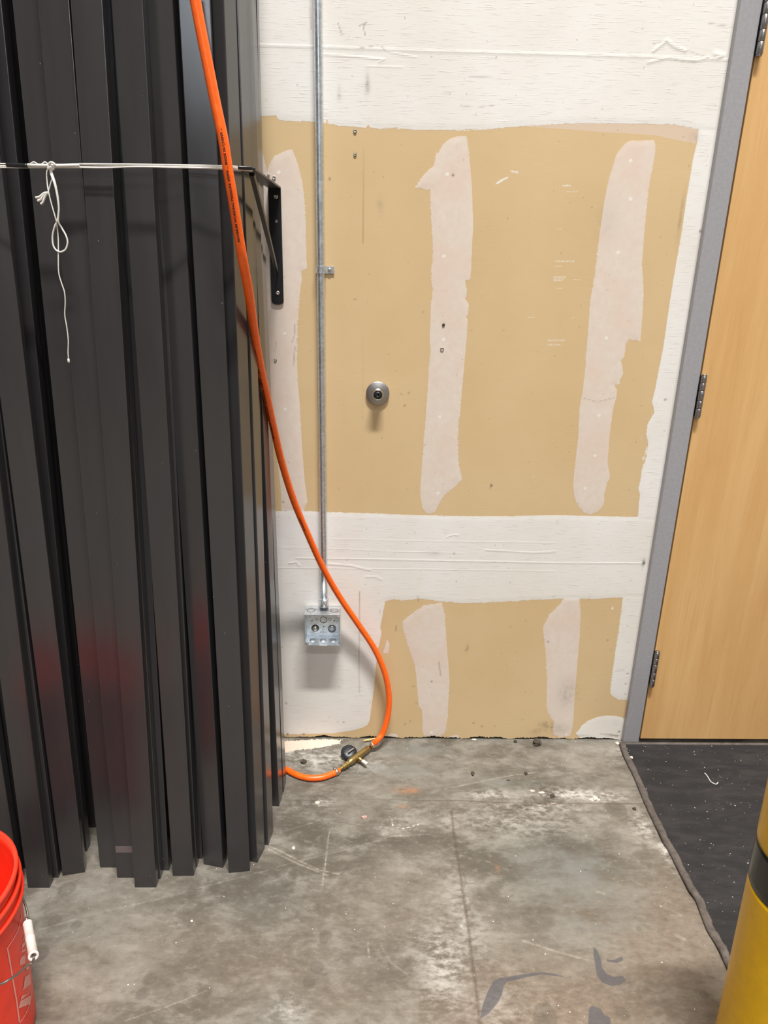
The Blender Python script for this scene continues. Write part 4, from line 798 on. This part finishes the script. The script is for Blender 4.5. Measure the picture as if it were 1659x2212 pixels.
# ================================================================== crumbs and litter on the floor
def crumb(u, v, r, mat, label, nm, cat, flat=.55, seed=0, z=0.0, sy=1.0, grp='bits of grit and litter on the floor'):
    rr = random.Random(seed); c = onZ(u, v, z); bm = bmesh.new(); bmesh.ops.create_icosphere(bm, subdivisions=2, radius=r)
    for q in bm.verts:
        k = 1+rr.uniform(-.25, .25); q.co = Vector((q.co.x*k, q.co.y*k*sy, max(-r*flat*.8, q.co.z*flat*k)))
    mz = min(q.co.z for q in bm.verts)
    for q in bm.verts: q.co.z -= mz
    me = bpy.data.meshes.new(nm); bm.to_mesh(me); bm.free()
    o = link(nm, me, mat); o.location = (c.x, c.y, z); return tag(o, label, cat, grp)
crumb(1159,1608,.0125,M['stone'],'largest dark pebble at the foot of the wall right of centre','pebble','pebble',.8,1)
crumb(1113,1603,.0050,M['stone'],'small dark pebble just left of the largest one at the wall foot','pebble','pebble',.8,2)
crumb(656,1648,.0085,M['stone'],'grey lump in the plaster dust beside the posts','pebble','pebble',.7,3)
crumb(1021,1672,.0050,M['stone'],'dark curled chip in the middle of the rear floor strip','chip','chip',.7,4,sy=1.8)
crumb(1136,1672,.0046,M['stone'],'dark chip lying on the thin pale scratch','chip','chip',.7,5,sy=1.4)
crumb(1098,1686,.006,M['stone'],'thin dark sliver of dirt near the floor joint','sliver','dirt',.3,6,sy=.25)
crumb(1193,1720,.007,M['stone'],'dark crooked splinter beside the floor joint','splinter','dirt',.5,7,sy=.9)
crumb(1370,1748,.0052,M['stone'],'brown crumb left of the mat edging','crumb','crumb',.5,8)
crumb(1286,1727,.0070,M['chalk'],'pale plaster crumb on the floor joint','crumb','crumb',.6,9)
crumb(1024,1598,.0080,M['chalk'],'white paper scrap at the foot of the wall','paper_scrap','scrap',.25,10,sy=.4)
crumb(787,1767,.0080,M['pinkbit'],'pink foam crumb on the open floor','foam_crumb','crumb',.5,11,sy=.5)
crumb(414,1991,.0028,M['chalk'],'tiny clear bead on the floor before the posts','bead','bead',.8,12)
crumb(1333,1607,.0055,M['chalk'],'white plaster crumb at the mat corner','crumb','crumb',.7,13)
crumb(1364,1637,.0045,M['chalk'],'tan crumb beside the mat edging near the wall','crumb','crumb',.5,14,z=.0105)
pts = smooth_path([onZ(u, v, .0095) for u, v in [(1522,1670),(1526,1674),(1530,1680),(1535,1688),(1541,1692),(1547,1694),(1551,1690)]], 5)
b = MB(); b.tube(pts, .0014, 8); tag(b.build('thread_scrap', M['string'], at=tuple(pts[0])), 'curled white thread scrap lying on the black mat', 'scrap')
pts = [onZ(785,1601,.004), onZ(812,1596,.009)]; pts[1].y = min(pts[1].y, -.008)
b = MB(); d = (pts[1]-pts[0]).normalized(); s_v = d.cross(Vector((0, 0, 1))).normalized()
b.rings([[p+s_v*.0022, p-s_v*.0022, p-s_v*.0022+Vector((0, 0, .003)), p+s_v*.0022+Vector((0, 0, .003))] for p in pts], smooth=False); tag(b.build('wood_sliver', M['splinter'], at=tuple(pts[0])), 'pale wood sliver leaning by the hose at the wall foot', 'sliver')
for o in bpy.data.objects:
    if '_o' in o: del o['_o']
